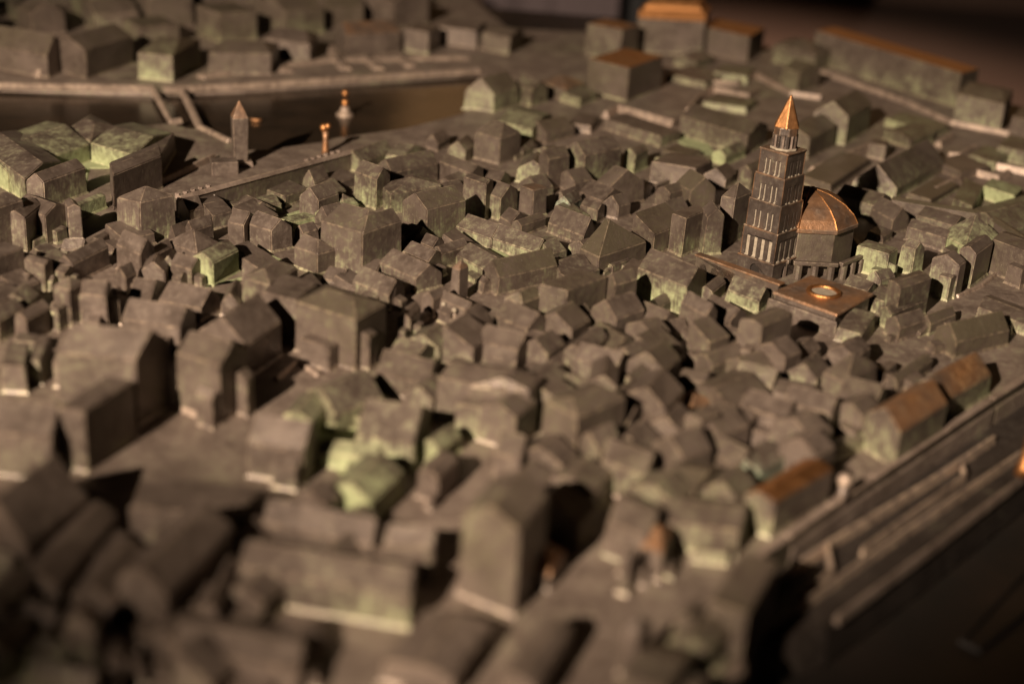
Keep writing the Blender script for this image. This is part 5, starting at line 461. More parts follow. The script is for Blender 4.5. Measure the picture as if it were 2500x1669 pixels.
def bm_obj(name, bm, mat, parent=None, bev=0, at=None, segs=2, wear_glint=0., smooth=False):
    bm.faces.ensure_lookup_table()
    nb = set()
    if bev:
        r = bmesh.ops.bevel(bm, geom=list(bm.edges), offset=bev, segments=segs, affect='EDGES', clamp_overlap=True, profile=.5)
        nb = set(r['faces'])
    bmesh.ops.recalc_face_normals(bm, faces=bm.faces)
    bm.verts.index_update()
    vs = [v.co.copy() for v in bm.verts]; fs = []; ww = []
    for f in bm.faces:
        fs.append([v.index for v in f.verts]); ww.append(wear_glint if f in nb else 0.)
    d = dict(at or {}); d['wear_glint'] = ww
    bm.free()
    return mesh_obj(name, vs, fs, mat, parent, d, smooth)
def prism(bm, poly, z0, z1, top=None):
    n = len(poly); top = top or poly
    a = [bm.verts.new((p[0], p[1], z0)) for p in poly]; b = [bm.verts.new((p[0], p[1], z1)) for p in top]
    for i in range(n): bm.faces.new((a[i], a[(i + 1) % n], b[(i + 1) % n], b[i]))
    bm.faces.new(a[::-1]); bm.faces.new(b)
    return a, b
def cone(bm, poly, z0, apex):
    a = [bm.verts.new((p[0], p[1], z0)) for p in poly]; t = bm.verts.new(apex); n = len(poly)
    for i in range(n): bm.faces.new((a[i], a[(i + 1) % n], t))
    bm.faces.new(a[::-1])
def rect(c, ax, hx, hy):
    ux = Vector((math.cos(ax), math.sin(ax))); uy = Vector((-ux.y, ux.x)); c = Vector(c)
    return [c - ux * hx - uy * hy, c + ux * hx - uy * hy, c + ux * hx + uy * hy, c - ux * hx + uy * hy]
def ngon(c, r, n, ph=0): return [(c[0] + r * math.cos(ph + 2 * math.pi * i / n), c[1] + r * math.sin(ph + 2 * math.pi * i / n)) for i in range(n)]

# ------------------------------------------------------------------ houses
def volume(root, org, v):
    Fx, Fy, ux, uy, wx, wy, h, rf, h0, h1, dz, vd, ol, cu = v
    mt = 1. if vd > 1 else 0.; vd = vd - 1 if vd > 1 else vd
    J = lambda s: random.uniform(-s, s)
    reg = min(.12, max(0, (Fx + .06) * .8)) + (.06 if Fy > .95 else 0)
    Fp = Vector((Fx - org[0], Fy - org[1])); u = Vector((ux, uy)); q = Vector((wx, wy))
    ins = .0003
    un, qn = u.normalized(), q.normalized()
    cs = [(Fp, -un - qn), (Fp + q, -un + qn), (Fp + u + q, un + qn), (Fp + u, un - qn)]
    bm = bmesh.new()
    fl = min(.0014, h * .25)
    r0 = [bm.verts.new((*(p + d * .0013), -.001)) for p, d in cs]
    r1 = [bm.verts.new((*p, fl)) for p, d in cs]
    lift = [0, 0, 0, 0]
    if rf == 'sL': lift = [0, 0, dz, dz]
    if rf == 'sR': lift = [0, dz, dz, 0]
    jt = .00045
    r2 = [bm.verts.new((*(p - d * ins + Vector((J(jt), J(jt)))), h + l + J(jt))) for (p, d), l in zip(cs, lift)]
    Fv, Rv, Bv, Lv = r2
    for i in range(4): bm.faces.new((r0[i], r0[(i + 1) % 4], r1[(i + 1) % 4], r1[i]))
    mid = lambda a, b, t=.5: a.co.lerp(b.co, t)
    extra = {}
    if rf == 'a' and dz:
        m0 = mid(Lv, Bv); m1 = mid(Fv, Rv); d = m1 - m0
        a = bm.verts.new(m0 + d * h0 + Vector((J(jt), J(jt), dz + J(jt)))); b = bm.verts.new(m1 - d * h1 + Vector((J(jt), J(jt), dz + J(jt))))
        bm.faces.new((Lv, Fv, b, a)); bm.faces.new((Rv, Bv, a, b))
        if h0: bm.faces.new((Bv, Lv, a))
        else: extra[2] = a
        if h1: bm.faces.new((Fv, Rv, b))
        else: extra[0] = b
    elif rf == 'b' and dz:
        m0 = mid(Lv, Fv); m1 = mid(Bv, Rv); d = m1 - m0
        a = bm.verts.new(m0 + d * h0 + Vector((J(jt), J(jt), dz + J(jt)))); b = bm.verts.new(m1 - d * h1 + Vector((J(jt), J(jt), dz + J(jt))))
        bm.faces.new((Fv, Rv, b, a)); bm.faces.new((Bv, Lv, a, b))
        if h0: bm.faces.new((Lv, Fv, a))
        else: extra[3] = a
        if h1: bm.faces.new((Rv, Bv, b))
        else: extra[1] = b
    elif rf == 'p' and dz:
        c = (Fv.co + Rv.co + Bv.co + Lv.co) / 4; t = bm.verts.new(c + Vector((0, 0, dz)))
        for i in range(4): bm.faces.new((r2[i], r2[(i + 1) % 4], t))
    elif rf == 'v':
        c = (Fv.co + Rv.co + Bv.co + Lv.co) / 4; prev = r2
        for s_, z_ in ((1.0, .34), (.88, .37), (.82, .56), (.70, .74), (.52, .88), (.28, .97)):
            cur = [bm.verts.new(c + (x.co - c) * s_ + Vector((0, 0, dz * z_))) for x in r2]
            for i in range(4): bm.faces.new((prev[i], prev[(i + 1) % 4], cur[(i + 1) % 4], cur[i]))
            prev = cur
        bm.faces.new(prev)
    else:
        bm.faces.new(r2)
    for i in range(4):
        j = (i + 1) % 4
        if i in extra: bm.faces.new((r1[i], r1[j], r2[j], extra[i], r2[i]))
        else: bm.faces.new((r1[i], r1[j], r2[j], r2[i]))
    bmesh.ops.recalc_face_normals(bm, faces=bm.faces)
    ed = [e for e in bm.edges if not (e.verts[0] in r0 and e.verts[1] in r0) and not (e.verts[0] in r0 or e.verts[1] in r0)]
    ed = [e for e in ed if not (e.verts[0] in r1 and e.verts[1] in r1)]
    nb = set()
    bw = min(.0006, .06 * min(u.length, q.length))
    if rf != 'v':
        r = bmesh.ops.bevel(bm, geom=ed, offset=bw, segments=2, affect='EDGES', clamp_overlap=True)
        nb = set(r['faces'])
    bm.normal_update(); bm.verts.index_update()
    parts = {'wall': [], 'roof': []}
    for f in bm.faces:
        cz = f.calc_center_median().z
        parts['roof' if ((f.normal.z > .22 and cz > h - .0016) or (rf == 'v' and cz > h + .0002)) else 'wall'].append(f)
    for nm, fs in parts.items():
        if not fs: continue
        idx = {}; vs = []; ff = []; ww = []; vv = []; lowv = random.choice([0, 0, 0, .2, .4])
        for f in fs:
            r = []
            for x in f.verts:
                if x.index not in idx: idx[x.index] = len(vs); vs.append(x.co.copy())
                r.append(idx[x.index])
            ff.append(r); low = f.calc_center_median().z < fl * .95
            ww.append(.4 if low else .45 if f in nb else 0.); vv.append(lowv if low else 0.)  # wall foot painted pale, as a dusty fillet catching light; bevels rubbed
        if nm == 'roof': at = dict(verd=max(0, vd - .18 if vd >= .4 else vd - .08), olive=reg + .06 + ol * .75, copper=cu)
        else: at = dict(verd=[max(vd, x) for x in vv], olive=reg + .10 + ol * .35, copper=max(0, cu - .75) * .5)
        at['wear_glint'] = ww
        if mt: at['mint'] = mt
        mesh_obj(nm, vs, ff, M_BR, root, at)
    bm.free()
HG = 'cast bronze buildings of the model town'
RV = random.Random(21)
def house(label, cat, name, vols):
    g = RV.choice([0, .06, .16, .28, .38])
    vols = [v[:11] + [v[11] or g] + v[12:] for v in vols]
    org = (vols[0][0] + (vols[0][2] + vols[0][4]) / 2, vols[0][1] + (vols[0][3] + vols[0][5]) / 2)
    t = thing(name, label, cat, (org[0], org[1], 0), HG)
    for v in vols: volume(t, org, v)
    return t

# ------------------------------------------------------------------ ground, water, table, room
def sheet(name, poly, z, mat, skirt=0, flare=0, at=None):
    bm = bmesh.new(); vs = [bm.verts.new((x, y, z)) for x, y in poly]; f = bm.faces.new(vs)
    bm.normal_update()
    if f.normal.z < 0: bmesh.ops.reverse_faces(bm, faces=[f])
    if skirt:
        loop = [v for v in f.verts]; n = len(loop); low = []
        for i, v in enumerate(loop):
            a = (v.co - loop[i - 1].co).normalized(); b = (loop[(i + 1) % n].co - v.co).normalized()
            nn = (Vector((a.y, -a.x, 0)) + Vector((b.y, -b.x, 0)))
            nn = nn.normalized() if nn.length > 1e-6 else Vector((a.y, -a.x, 0))
            low.append(bm.verts.new(v.co + nn * flare + Vector((0, 0, -skirt))))
        for i in range(n): bm.faces.new((loop[i], low[i], low[(i + 1) % n], loop[(i + 1) % n]))
    bmesh.ops.triangulate(bm, faces=[f])
    o = bm_obj(name, bm, mat, at=at)
    return struct(o)
land = SHORE_N + SHORE_F + [(-1.6, 1.75), (-1.6, 3.2), (-.6, 3.0)] + EDGE + [(.9, .95)] + UPPER[::-1] + [(.05, .30), (0, -.05), (-.7, -.05), (-1.2, .6)]
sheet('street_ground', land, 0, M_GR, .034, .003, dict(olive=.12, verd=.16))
sheet('water', [(-1.55, .7), (.1, .7), (.1, 1.62), (-1.55, 1.72)], -.0045, M_WATER)
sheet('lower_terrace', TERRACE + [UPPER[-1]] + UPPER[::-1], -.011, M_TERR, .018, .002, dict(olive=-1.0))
tb = bmesh.new(); prism(tb, [(-1.7, -.12), (.62, -.12), (1.0, .9), (.62, 1.22), (.47, 1.27), (.30, 1.42), (.2, 1.46), (0, 1.43), (-.07, 1.45), (-.13, 1.7), (-.6, 2.9), (-1.7, 3.1)], -.12, -.030)
struct(bm_obj('table_slab', tb, M_DARK))
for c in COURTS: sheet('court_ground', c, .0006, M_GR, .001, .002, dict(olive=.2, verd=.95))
sheet('floor', [(-9, -4), (9, -4), (9, 9), (-9, 9)], -.85, M_FLOOR)
rb = bmesh.new(); prism(rb, [(-9, 7.0), (9, 7.0), (9, 7.2), (-9, 7.2)], -.85, 2.4); struct(bm_obj('room_wall', rb, M_FLOOR))

# ------------------------------------------------------------------ all the houses
for r in HOUSES: house(*r)

# ------------------------------------------------------------------ kerbs
def kerb(label, cat, name, pts, wd, h, wear_glint, z=0):
    org = Vector((pts[0][0], pts[0][1], 0)); P = [Vector((x, y)) - org.xy for x, y in pts]
    bm = bmesh.new(); prev = None; n = len(P)
    for i, p in enumerate(P):
        d = Vector((0, 0))
        if i > 0: d += (p - P[i - 1]).normalized()
        if i < n - 1: d += (P[i + 1] - p).normalized()
        d.normalize(); s = Vector((-d.y, d.x))
        ring = [bm.verts.new((*(p + s * k), z)) for k, z in ((-wd * .75, -.001), (-wd * .3, h), (wd * .3, h), (wd * .75, -.001))]
        if prev:
            for a in range(3): bm.faces.new((prev[a], prev[a + 1], ring[a + 1], ring[a]))
        else: bm.faces.new(ring[::-1])
        prev = ring
    bm.faces.new(prev)
    o = bm_obj(name, bm, M_DARK if name == 'dark_rim' else M_KB, None, .0004, dict(olive=.05), 1, wear_glint)
    a = o.data.attributes['wear_glint']; a.data.foreach_set('value', [wear_glint] * len(o.data.polygons))  # whole kerb painted pale, like a lit edge
    o.location = org + Vector((0, 0, z)); tag(o, label, cat, 'kerbs and terrace edges of the model')
for k in KERBS: kerb(*k)

# ------------------------------------------------------------------ bell tower
def bell_tower():
    cx, cy = .1520, .8176; A = math.radians(47)
    t = thing('bell_tower', 'tall stepped bell tower with slotted tiers and a bright copper spire', 'bell tower', (cx, cy, 0))
    zs = [.0105, .0291, .0460, .0621, .0770]; hs = [.0121, .0114, .0105, .0094, .0090]
    O = (0, 0)
    bm = bmesh.new()   # base: four walls, front one with an arch
    s = hs[0] + .0009
    def face_frame(k):
        a = A + k * math.pi / 2; nx = Vector((math.cos(a), math.sin(a), 0)); tx = Vector((-nx.y, nx.x, 0)); return nx, tx
    prism(bm, rect(O, A, s - .0015, s - .0015), -.001, zs[0] - .0006)
    base = bm_obj('base_core', bm, M_DARK, t)
    for k in range(4):
        nx, tx = face_frame(k); bm = bmesh.new()
        n = 10; aw = .0034; ah = .0042; L = s
        pts = [(-L, -.001), (-aw, -.001)] + [(-aw * math.cos(math.pi * i / n), ah + aw * math.sin(math.pi * i / n)) for i in range(n + 1)] + [(aw, -.001), (L, -.001), (L, zs[0]), (-L, zs[0])]
        f1 = [bm.verts.new(nx * s + tx * a + Vector((0, 0, z))) for a, z in pts]; f0 = [bm.verts.new(nx * (s - .0018) + tx * (a * (1 - .0018 / s) if abs(a) == L else a) + Vector((0, 0, z))) for a, z in pts]
        m = len(pts); bm.faces.new(f1); bm.faces.new(f0[::-1])
        for i in range(m): bm.faces.new((f1[i], f0[i], f0[(i + 1) % m], f1[(i + 1) % m]))
        bmesh.ops.triangulate(bm, faces=[f for f in bm.faces if len(f.verts) > 4])
        bm_obj('base_wall', bm, M_TOWER, t, 0, dict(copper=.05))
    for i in range(5):
        z0 = zs[i]; z1 = zs[i + 1] if i < 4 else None
        bm = bmesh.new(); e = hs[i] + (.0011 if i else .0013)
        prism(bm, rect(O, A, e, e), z0 - .0007, z0 + .0004)
        bm_obj('ledge', bm, M_TOWER, t, .0003, dict(copper=.27), 2, .9)
        if z1 is None: break
        z0 += .0004; z1 -= .0007
        s = hs[i]; H_ = z1 - z0
        bm = bmesh.new(); prism(bm, rect(O, A, s - .0012, s - .0012), z0, z1)
        tier = bm_obj('tier', bm, M_TOWER, t, 0, dict(copper=.06))
        # outer shell: bands + piers
        bm = bmesh.new()
        sw = .0024 if i == 0 else .0010
        cs = [-.66, -.22, .22, .66] if i == 0 else [-.52, -.22, .24, .54]
        cs = [c * s for c in cs]
        lo = z0 + H_ * .04; hi = z0 + H_ * (.72 if i == 0 else .66)
        for k in range(4):
            nx, tx = face_frame(k); xs = [-s]
            for c in cs: xs += [c - sw / 2, c + sw / 2]
            xs.append(s)
            def slab(a, b, za, zb):
                def pt(d, x, z): return nx * d + tx * x + Vector((0, 0, z))
                ia = a if abs(a) < s else math.copysign(s - .0012, a); ib = b if abs(b) < s else math.copysign(s - .0012, b)
                v = [bm.verts.new(pt(s, a, za)), bm.verts.new(pt(s, b, za)), bm.verts.new(pt(s, b, zb)), bm.verts.new(pt(s, a, zb)),
                     bm.verts.new(pt(s - .0012, ia, za)), bm.verts.new(pt(s - .0012, ib, za)), bm.verts.new(pt(s - .0012, ib, zb)), bm.verts.new(pt(s - .0012, ia, zb))]
                for q in ((0, 1, 2, 3), (1, 5, 6, 2), (4, 0, 3, 7), (3, 2, 6, 7), (0, 4, 5, 1)): bm.faces.new([v[x] for x in q])
            for j in range(0, len(xs), 2): slab(xs[j], xs[j + 1], z0, hi)
            # round headed top band
            n = 6; pts = [(-s, hi), (-s, z1), (s, z1), (s, hi)]
            for c in cs[::-1]:
                pts += [(c + sw / 2 * math.cos(math.pi * q / n), hi + sw / 2 * math.sin(math.pi * q / n)) for q in range(n + 1)]
            f1 = [bm.verts.new(nx * s + tx * x + Vector((0, 0, z))) for x, z in pts]; f0 = [bm.verts.new(nx * (s - .0012) + tx * (math.copysign(s - .0012, x) if abs(x) == s else x) + Vector((0, 0, z))) for x, z in pts]
            m = len(pts); ff = bm.faces.new(f1)
            for q in range(m): bm.faces.new((f1[q], f0[q], f0[(q + 1) % m], f1[(q + 1) % m]))
            bmesh.ops.triangulate(bm, faces=[ff])
            # the dusty slot backs
            for c in cs:
                wv = [nx * (s - .0004) + tx * (c + a * (sw * .5 - .0001)) + Vector((0, 0, z)) for a, z in ((-1, lo), (1, lo), (1, hi), (-1, hi))]
                wi = [nx * (s - .0012) + tx * (c + a * (sw * .5 - .0001)) + Vector((0, 0, z)) for a, z in ((-1, lo), (1, lo), (1, hi), (-1, hi))]
                mesh_obj('window', wv + wi, [(0, 1, 2, 3), (0, 4, 5, 1), (1, 5, 6, 2), (2, 6, 7, 3), (3, 7, 4, 0)], M_DUST, tier)
                # dust heaped on the sill
                sv = [nx * (s + d) + tx * (c + a * sw * .55) + Vector((0, 0, z)) for d, z in ((-.0004, z0 + .0010), (.0006, z0 + .0001)) for a in (-1, 1)]
                sv += [nx * (s - .0008) + tx * (c + a * sw * .55) + Vector((0, 0, z0)) for a in (-1, 1)]
                mesh_obj('sill', sv, [(0, 2, 3, 1), (0, 1, 5, 4), (2, 4, 5, 3), (0, 4, 2), (1, 3, 5)], M_DUST, tier)
        bm_obj('shell', bm, M_TOWER, tier, 0, dict(copper=.10))
        # gilt arrises
        for k in range(4):
            nx, tx = face_frame(k); p = nx * s + tx * s; bm = bmesh.new()
            prism(bm, [(p.x + .00028 * math.cos(q * math.pi / 3), p.y + .00028 * math.sin(q * math.pi / 3)) for q in range(6)], z0, z1)
            bm_obj('corner_bead', bm, M_TOWER, tier, 0, dict(copper=.36))
    # octagonal lantern
    zl = .0774; zt = .0905; r = .0073; bm = bmesh.new(); prism(bm, ngon(O, r - .0012, 8, .1), zl, zt)
    lan = bm_obj('lantern', bm, M_TOWER, t, 0, dict(copper=.15))
    bm = bmesh.new(); prism(bm, ngon(O, r, 8, .1), zl + .0085, zt); bm_obj('lantern_band', bm, M_TOWER, lan, .0003, dict(copper=.3), 2, .8)
    bm = bmesh.new(); prism(bm, ngon(O, r + .0010, 8, .1), zl, zl + .0012); bm_obj('dust_ring', bm, M_DUST, lan, .0002)
    for i in range(16):
        a = .1 + math.pi / 8 * i; bm = bmesh.new(); rr = r - .0003 if i % 2 == 0 else r * math.cos(math.pi / 8) - .0001
        prism(bm, ngon((rr * math.cos(a), rr * math.sin(a)), .00075, 6), zl + .001, zl + .0086); bm_obj('column', bm, M_KB if i % 2 else M_TOWER, lan, 0, dict(copper=.2 if i % 2 == 0 else 0))
    bm = bmesh.new(); cone(bm, ngon(O, .0083, 6, .35), zt, (0, 0, .1105)); bm_obj('spire', bm, M_TOWER, t, .0004, dict(copper=.62), 2)
bell_tower()

# ------------------------------------------------------------------ domed octagon with its colonnade
def octagon():
    cx, cy = .1778, .8440; ph = math.radians(-65)
    t = thing('domed_octagon', 'domed octagonal drum with copper tent roof behind the bell tower', 'domed building', (cx, cy, 0))
    bm = bmesh.new(); prism(bm, ngon((0, 0), .0300, 8, ph), -.001, .0262, ngon((0, 0), .0292, 8, ph)); bm_obj('drum', bm, M_BR, t, .0005, dict(olive=.35), 2, .3)
    bm = bmesh.new(); prism(bm, ngon((0, 0), .0312, 8, ph), .0264, .0290); bm_obj('cornice', bm, M_BR, t, .0004, dict(copper=.28, olive=.2), 2, .5)
    bm = bmesh.new(); v = ngon((0, 0), .0306, 8, ph); 
    rings = [[bm.verts.new((x * s_ - .001 * (1 - s_), y * s_, z)) for x, y in v] for s_, z in ((1, .0290), (.90, .0338), (.70, .0391), (.40, .0437))]; tp = bm.verts.new((-.001, 0, .0468))
    for A1, B1 in zip(rings, rings[1:]):
        for i in range(8): bm.faces.new((A1[i], A1[(i + 1) % 8], B1[(i + 1) % 8], B1[i]))
    for i in range(8): bm.faces.new((rings[-1][i], rings[-1][(i + 1) % 8], tp))
    bm.faces.new(rings[0][::-1]); bm_obj('dome', bm, M_BR, t, 0, dict(copper=.4))
    for i in range(8):
        bm = bmesh.new(); pv = None
        for s_, z in ((1, .0291), (.90, .0339), (.70, .0392), (.40, .0438), (.03, .0469)):
            x, y = v[i][0] * s_ - .001 * (1 - s_), v[i][1] * s_; c = Vector((x, y, z)); o = Vector((v[i][0], v[i][1], 0)).normalized(); sd = Vector((-o.y, o.x, 0)) * .0004
            rg = [bm.verts.new(c - sd - o * .0002), bm.verts.new(c + o * .0003 + Vector((0, 0, .0003))), bm.verts.new(c + sd - o * .0002)]
            if pv: bm.faces.new((pv[0], pv[1], rg[1], rg[0])); bm.faces.new((pv[1], pv[2], rg[2], rg[1]))
            pv = rg
        bm_obj('rib', bm, M_BR, t, 0, dict(copper=.95))
    R2 = .0385; w2 = ngon((0, 0), R2, 8, ph)
    for i in (0, 1, 5, 6, 7):
        a = Vector(w2[i]); b = Vector(w2[(i + 1) % 8]); d = (b - a).normalized(); n = Vector((d.y, -d.x))
        bm = bmesh.new(); a2, b2 = a + d * .0012, b - d * .0012
        prism(bm, [a2 + n * .0014, b2 + n * .0014, b2 - n * .0016, a2 - n * .0016], .0088, .0112); e = bm_obj('entablature', bm, M_BR, t, .0004, dict(olive=.2), 2, .5)
        for k in range(3):
            p = a.lerp(b, (k + .5) / 3); bm = bmesh.new(); prism(bm, ngon(p, .0024, 8), -.001, .0088); bm_obj('column', bm, M_BR, e, 0, dict(olive=.2), wear_glint=.3)
octagon()

# ------------------------------------------------------------------ arcade wall
def arcade():
    a, b = Vector(ARC[0]), Vector(ARC[1]); d = (b - a); L = d.length; d.normalize(); n = Vector((d.y, -d.x))
    t = thing('arcade', 'low coppery arcade wall with seven round openings before the bell tower', 'arcade wall', (a.x, a.y, 0))
    H = .0122; N = 7; T = .0022; pts = [(0, -.001)]
    for i in range(N):
        c = L * (i + .75) / (N + .4); r = L / N * .27
        pts += [(c - r, -.001), *[(c - r * math.cos(math.pi * k / 8), .0066 + r * math.sin(math.pi * k / 8)) for k in range(9)], (c + r, -.001)]
    pts += [(L, -.001), (L, H), (0, H)]
    bm = bmesh.new()
    f1 = [bm.verts.new((*(d * x + n * T), z)) for x, z in pts]; f0 = [bm.verts.new((*(d * x - n * T), z)) for x, z in pts]; m = len(pts)
    A_ = bm.faces.new(f1); B_ = bm.faces.new(f0[::-1])
    for i in range(m): bm.faces.new((f1[i], f0[i], f0[(i + 1) % m], f1[(i + 1) % m]))
    bmesh.ops.triangulate(bm, faces=[A_, B_])
    bm_obj('arch_wall', bm, M_BR, t, 0, dict(copper=.22, olive=.3))
    bm = bmesh.new(); prism(bm, [n * (T + .0008) - d * .001, d * (L + .001) + n * (T + .0008), d * (L + .001) - n * (T + .0008), -n * (T + .0008) - d * .001], H, H + .0012)
    bm_obj('coping', bm, M_BR, t, .0004, dict(copper=.38), 2, .8)
arcade()

# ------------------------------------------------------------------ copper plate building
def plate():
    q = [Vector(p) for p in ((.145, .750), (.176, .722), (.2035, .758), (.1715, .781))]; c = sum(q, Vector((0, 0))) / 4
    t = thing('copper_roofed_hall', 'square hall with a flat copper roof and a bright round ring, right of centre', 'hall', (c.x, c.y, 0))
    q = [p - c for p in q]; z = .0128
    bm = bmesh.new(); prism(bm, [p * .94 for p in q], -.001, z - .0004); bm_obj('wall', bm, M_BR, t, .0005, dict(olive=.2, copper=0.05), 2, .5)
    bm = bmesh.new(); prism(bm, [p * 1.02 for p in q], z - .0016, z, [p * .99 for p in q]); bm_obj('roof', bm, M_BR, t, .0005, dict(copper=.38), 2, .8)
    R, r = .0086, .0014; vs = []; fs = []; n, m = 28, 8
    for i in range(n):
        for j in range(m):
            a, b = 2 * math.pi * i / n, 2 * math.pi * j / m; k = R + r * math.cos(b); vs.append((k * math.cos(a), k * math.sin(a), z + .0006 + r * math.sin(b)))
            fs.append((i * m + j, ((i + 1) % n) * m + j, ((i + 1) % n) * m + (j + 1) % m, i * m + (j + 1) % m))
    mesh_obj('ring', vs, fs, M_BR, t, dict(copper=1.1), True)
    bm = bmesh.new(); prism(bm, ngon((0, 0), R - .0006, 20), z, z + .0004, ngon((0, 0), R - .001, 20)); bm_obj('ring_floor', bm, M_DUST, t)
    bm = bmesh.new(); prism(bm, [q[0] * 1.12, q[1] * 1.12, q[1] * .97, q[0] * .97], -.001, z - .004, [q[0] * 1.08, q[1] * 1.08, q[1] * .96, q[0] * .96]); bm_obj('eave_step', bm, M_BR, t, .0005, dict(olive=.2, verd=.2), 2, .5)
plate()

# ------------------------------------------------------------------ balustrade wall
def balustrade():
    P = [Vector(p) for p in BAL]; a, b = P[0], P[-1]; d = b - a; L = d.length; d.normalize(); n = Vector((-d.y, d.x))
    t = thing('balustrade_wall', 'long straight sea wall with little half columns between town and dark water', 'wall', (a.x, a.y, 0))
    H = .0122
    bm = bmesh.new(); prism(bm, [-n * .0016, d * L - n * .0016, d * L + n * .0016, n * .0016], -.001, H); bm_obj('wall', bm, M_BR, t, .0004, dict(olive=.3, verd=.1), 2, .4)
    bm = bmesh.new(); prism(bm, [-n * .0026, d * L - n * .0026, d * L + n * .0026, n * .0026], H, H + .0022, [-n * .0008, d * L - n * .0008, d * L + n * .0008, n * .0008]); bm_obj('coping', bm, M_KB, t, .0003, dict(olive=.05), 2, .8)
    for k in list(range(5)) + list(range(18, 24)):
        p = d * (L * (k + .4) / 25) + n * .0042; bm = bmesh.new(); prism(bm, ngon(p, .0013, 7), -.001, H - .0006); c = bm_obj('half_column', bm, M_BR, t, 0, dict(olive=.2))
        bm = bmesh.new(); prism(bm, ngon(p, .0018, 7), H - .0006, H + .0026); bm_obj('capital', bm, M_KB, c)
    s = thing('paint_fleck', 'tiny white fleck stuck on the balustrade wall', 'fleck', (a.x + d.x * L * .17 - n.x * .0017, a.y + d.y * L * .17 - n.y * .0017, .0085))
    bm = bmesh.new(); bmesh.ops.create_icosphere(bm, subdivisions=2, radius=.0012)
    for v in bm.verts: v.co *= random.uniform(.7, 1.1); 
    mesh_obj('chip', [v.co.copy() for v in bm.verts], [[v.index for v in f.verts] for f in bm.faces], simple('white_paint', (.75, .68, .6), .8), s)
balustrade()

# ------------------------------------------------------------------ long black roofed wall at right, pilaster wall at lower right
def strip_wall(label, name, pts, H, T, roof_at, wall_at, over=.001):
    a = Vector(pts[0]); t = thing(name, label, 'wall', (a.x, a.y, 0)); Q = [Vector(p) - a for p in pts]
    for i in range(len(Q) - 1):
        d = (Q[i + 1] - Q[i]); d.normalize(); n = Vector((-d.y, d.x)); p, q = Q[i], Q[i + 1] - d * .0002
        bm = bmesh.new(); prism(bm, [p - n * T, q - n * T, q + n * T, p + n * T], -.001, H); bm_obj('wall', bm, M_BR, t, .0004, wall_at, 2, .4)
        bm = bmesh.new(); prism(bm, [p - n * (T + over), q - n * (T + over), q + n * (T + over), p + n * (T + over)], H, H + .0015, [p - n * T * .3, q - n * T * .3, q + n * T * .3, p + n * T * .3]); bm_obj('coping', bm, M_BR, t, .0003, roof_at, 2, .4)
    return t
strip_wall('long dark coped wall running from the domed octagon to the right edge', 'boundary_wall', EASTW, .0105, .0035, dict(olive=.75), dict(olive=.3))
def pilaster():
    a = Vector(UPPER[0]); t = thing('pilaster_wall', 'dark outer wall with a row of slim pilasters above the lower right terraces', 'wall', (a.x, a.y, 0))
    Q = [Vector(p) - a for p in UPPER]
    for i in range(len(Q) - 1):
        d = Q[i + 1] - Q[i]; L = d.length; d.normalize(); n = Vector((d.y, -d.x)); p, q = Q[i], Q[i + 1] - d * .0002
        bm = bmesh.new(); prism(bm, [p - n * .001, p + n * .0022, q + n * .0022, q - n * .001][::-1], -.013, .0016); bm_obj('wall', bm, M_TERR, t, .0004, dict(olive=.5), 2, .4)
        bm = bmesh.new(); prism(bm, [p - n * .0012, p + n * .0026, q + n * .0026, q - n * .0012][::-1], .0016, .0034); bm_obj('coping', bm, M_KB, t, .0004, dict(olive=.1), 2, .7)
        if i < 1: continue
        k = 0
        while k * .0034 < L - .002:
            c = p + d * (k * .0034 + .002) + n * .0034; k += 1
            bm = bmesh.new(); prism(bm, ngon(c, .0009, 6), -.012, -.0010); bm_obj('pilaster', bm, M_BR, t, 0, dict(olive=.15, wear_glint=.5))
pilaster()

# ------------------------------------------------------------------ obelisk, statue, buoy, boat, figures, finial, knob
def obelisk():
    x, y = MISC['obelisk']; zt = MISC['z']['obt']; A = math.radians(20)
    t = thing('obelisk', 'tall four sided obelisk with a coppery pointed tip beside the water', 'obelisk', (x, y, 0))
    bm = bmesh.new(); prism(bm, rect((0, 0), A, .0085, .0085), -.001, .0035, rect((0, 0), A, .0075, .0075)); bm_obj('plinth', bm, M_KB, t, .0004, dict(olive=.1), 2, .5)
    bm = bmesh.new(); prism(bm, rect((0, 0), A, .0047, .0047), .0035, zt * .74, rect((0, 0), A, .0054, .0054)); bm_obj('shaft', bm, M_BR, t, .0004, dict(olive=.2, copper=.12), 2, .6)
    bm = bmesh.new(); cone(bm, rect((0, 0), A, .0055, .0055), zt * .74, (0, 0, zt)); bm_obj('tip', bm, M_BR, t, .0003, dict(copper=.36), 2, .6)
    x, y = MISC['obbox']; b = thing('stone_block', 'small block with a pale left face at the foot of the obelisk', 'block', (x, y, 0))
    bm = bmesh.new(); prism(bm, rect((0, 0), A, .009, .006), -.001, .009); bm_obj('body', bm, M_BR, b, .0004, dict(olive=.1), 2, .5)
obelisk()
def lathe(name, prof, mat, parent, at, n=14):
    vs = []; fs = []; m = len(prof)
    for r, z in prof:
        for i in range(n): a = 2 * math.pi * i / n; vs.append((r * math.cos(a), r * math.sin(a), z))
    for j in range(m - 1):
        for i in range(n): fs.append((j * n + i, j * n + (i + 1) % n, (j + 1) * n + (i + 1) % n, (j + 1) * n + i))
    fs.append(list(range(n))[::-1]); fs.append([(m - 1) * n + i for i in range(n)])
    return mesh_obj(name, vs, fs, mat, parent, at, True)
def ballprof(r, z, k=7): return [(max(.00005, r * math.sin(math.pi * i / k)), z - r * math.cos(math.pi * i / k)) for i in range(k + 1)]
x, y = MISC['statue']; z = MISC['z']['stat']
t = thing('copper_statue', 'copper statue with a lumpy head on the quay right of the obelisk', 'statue', (x, y, 0))
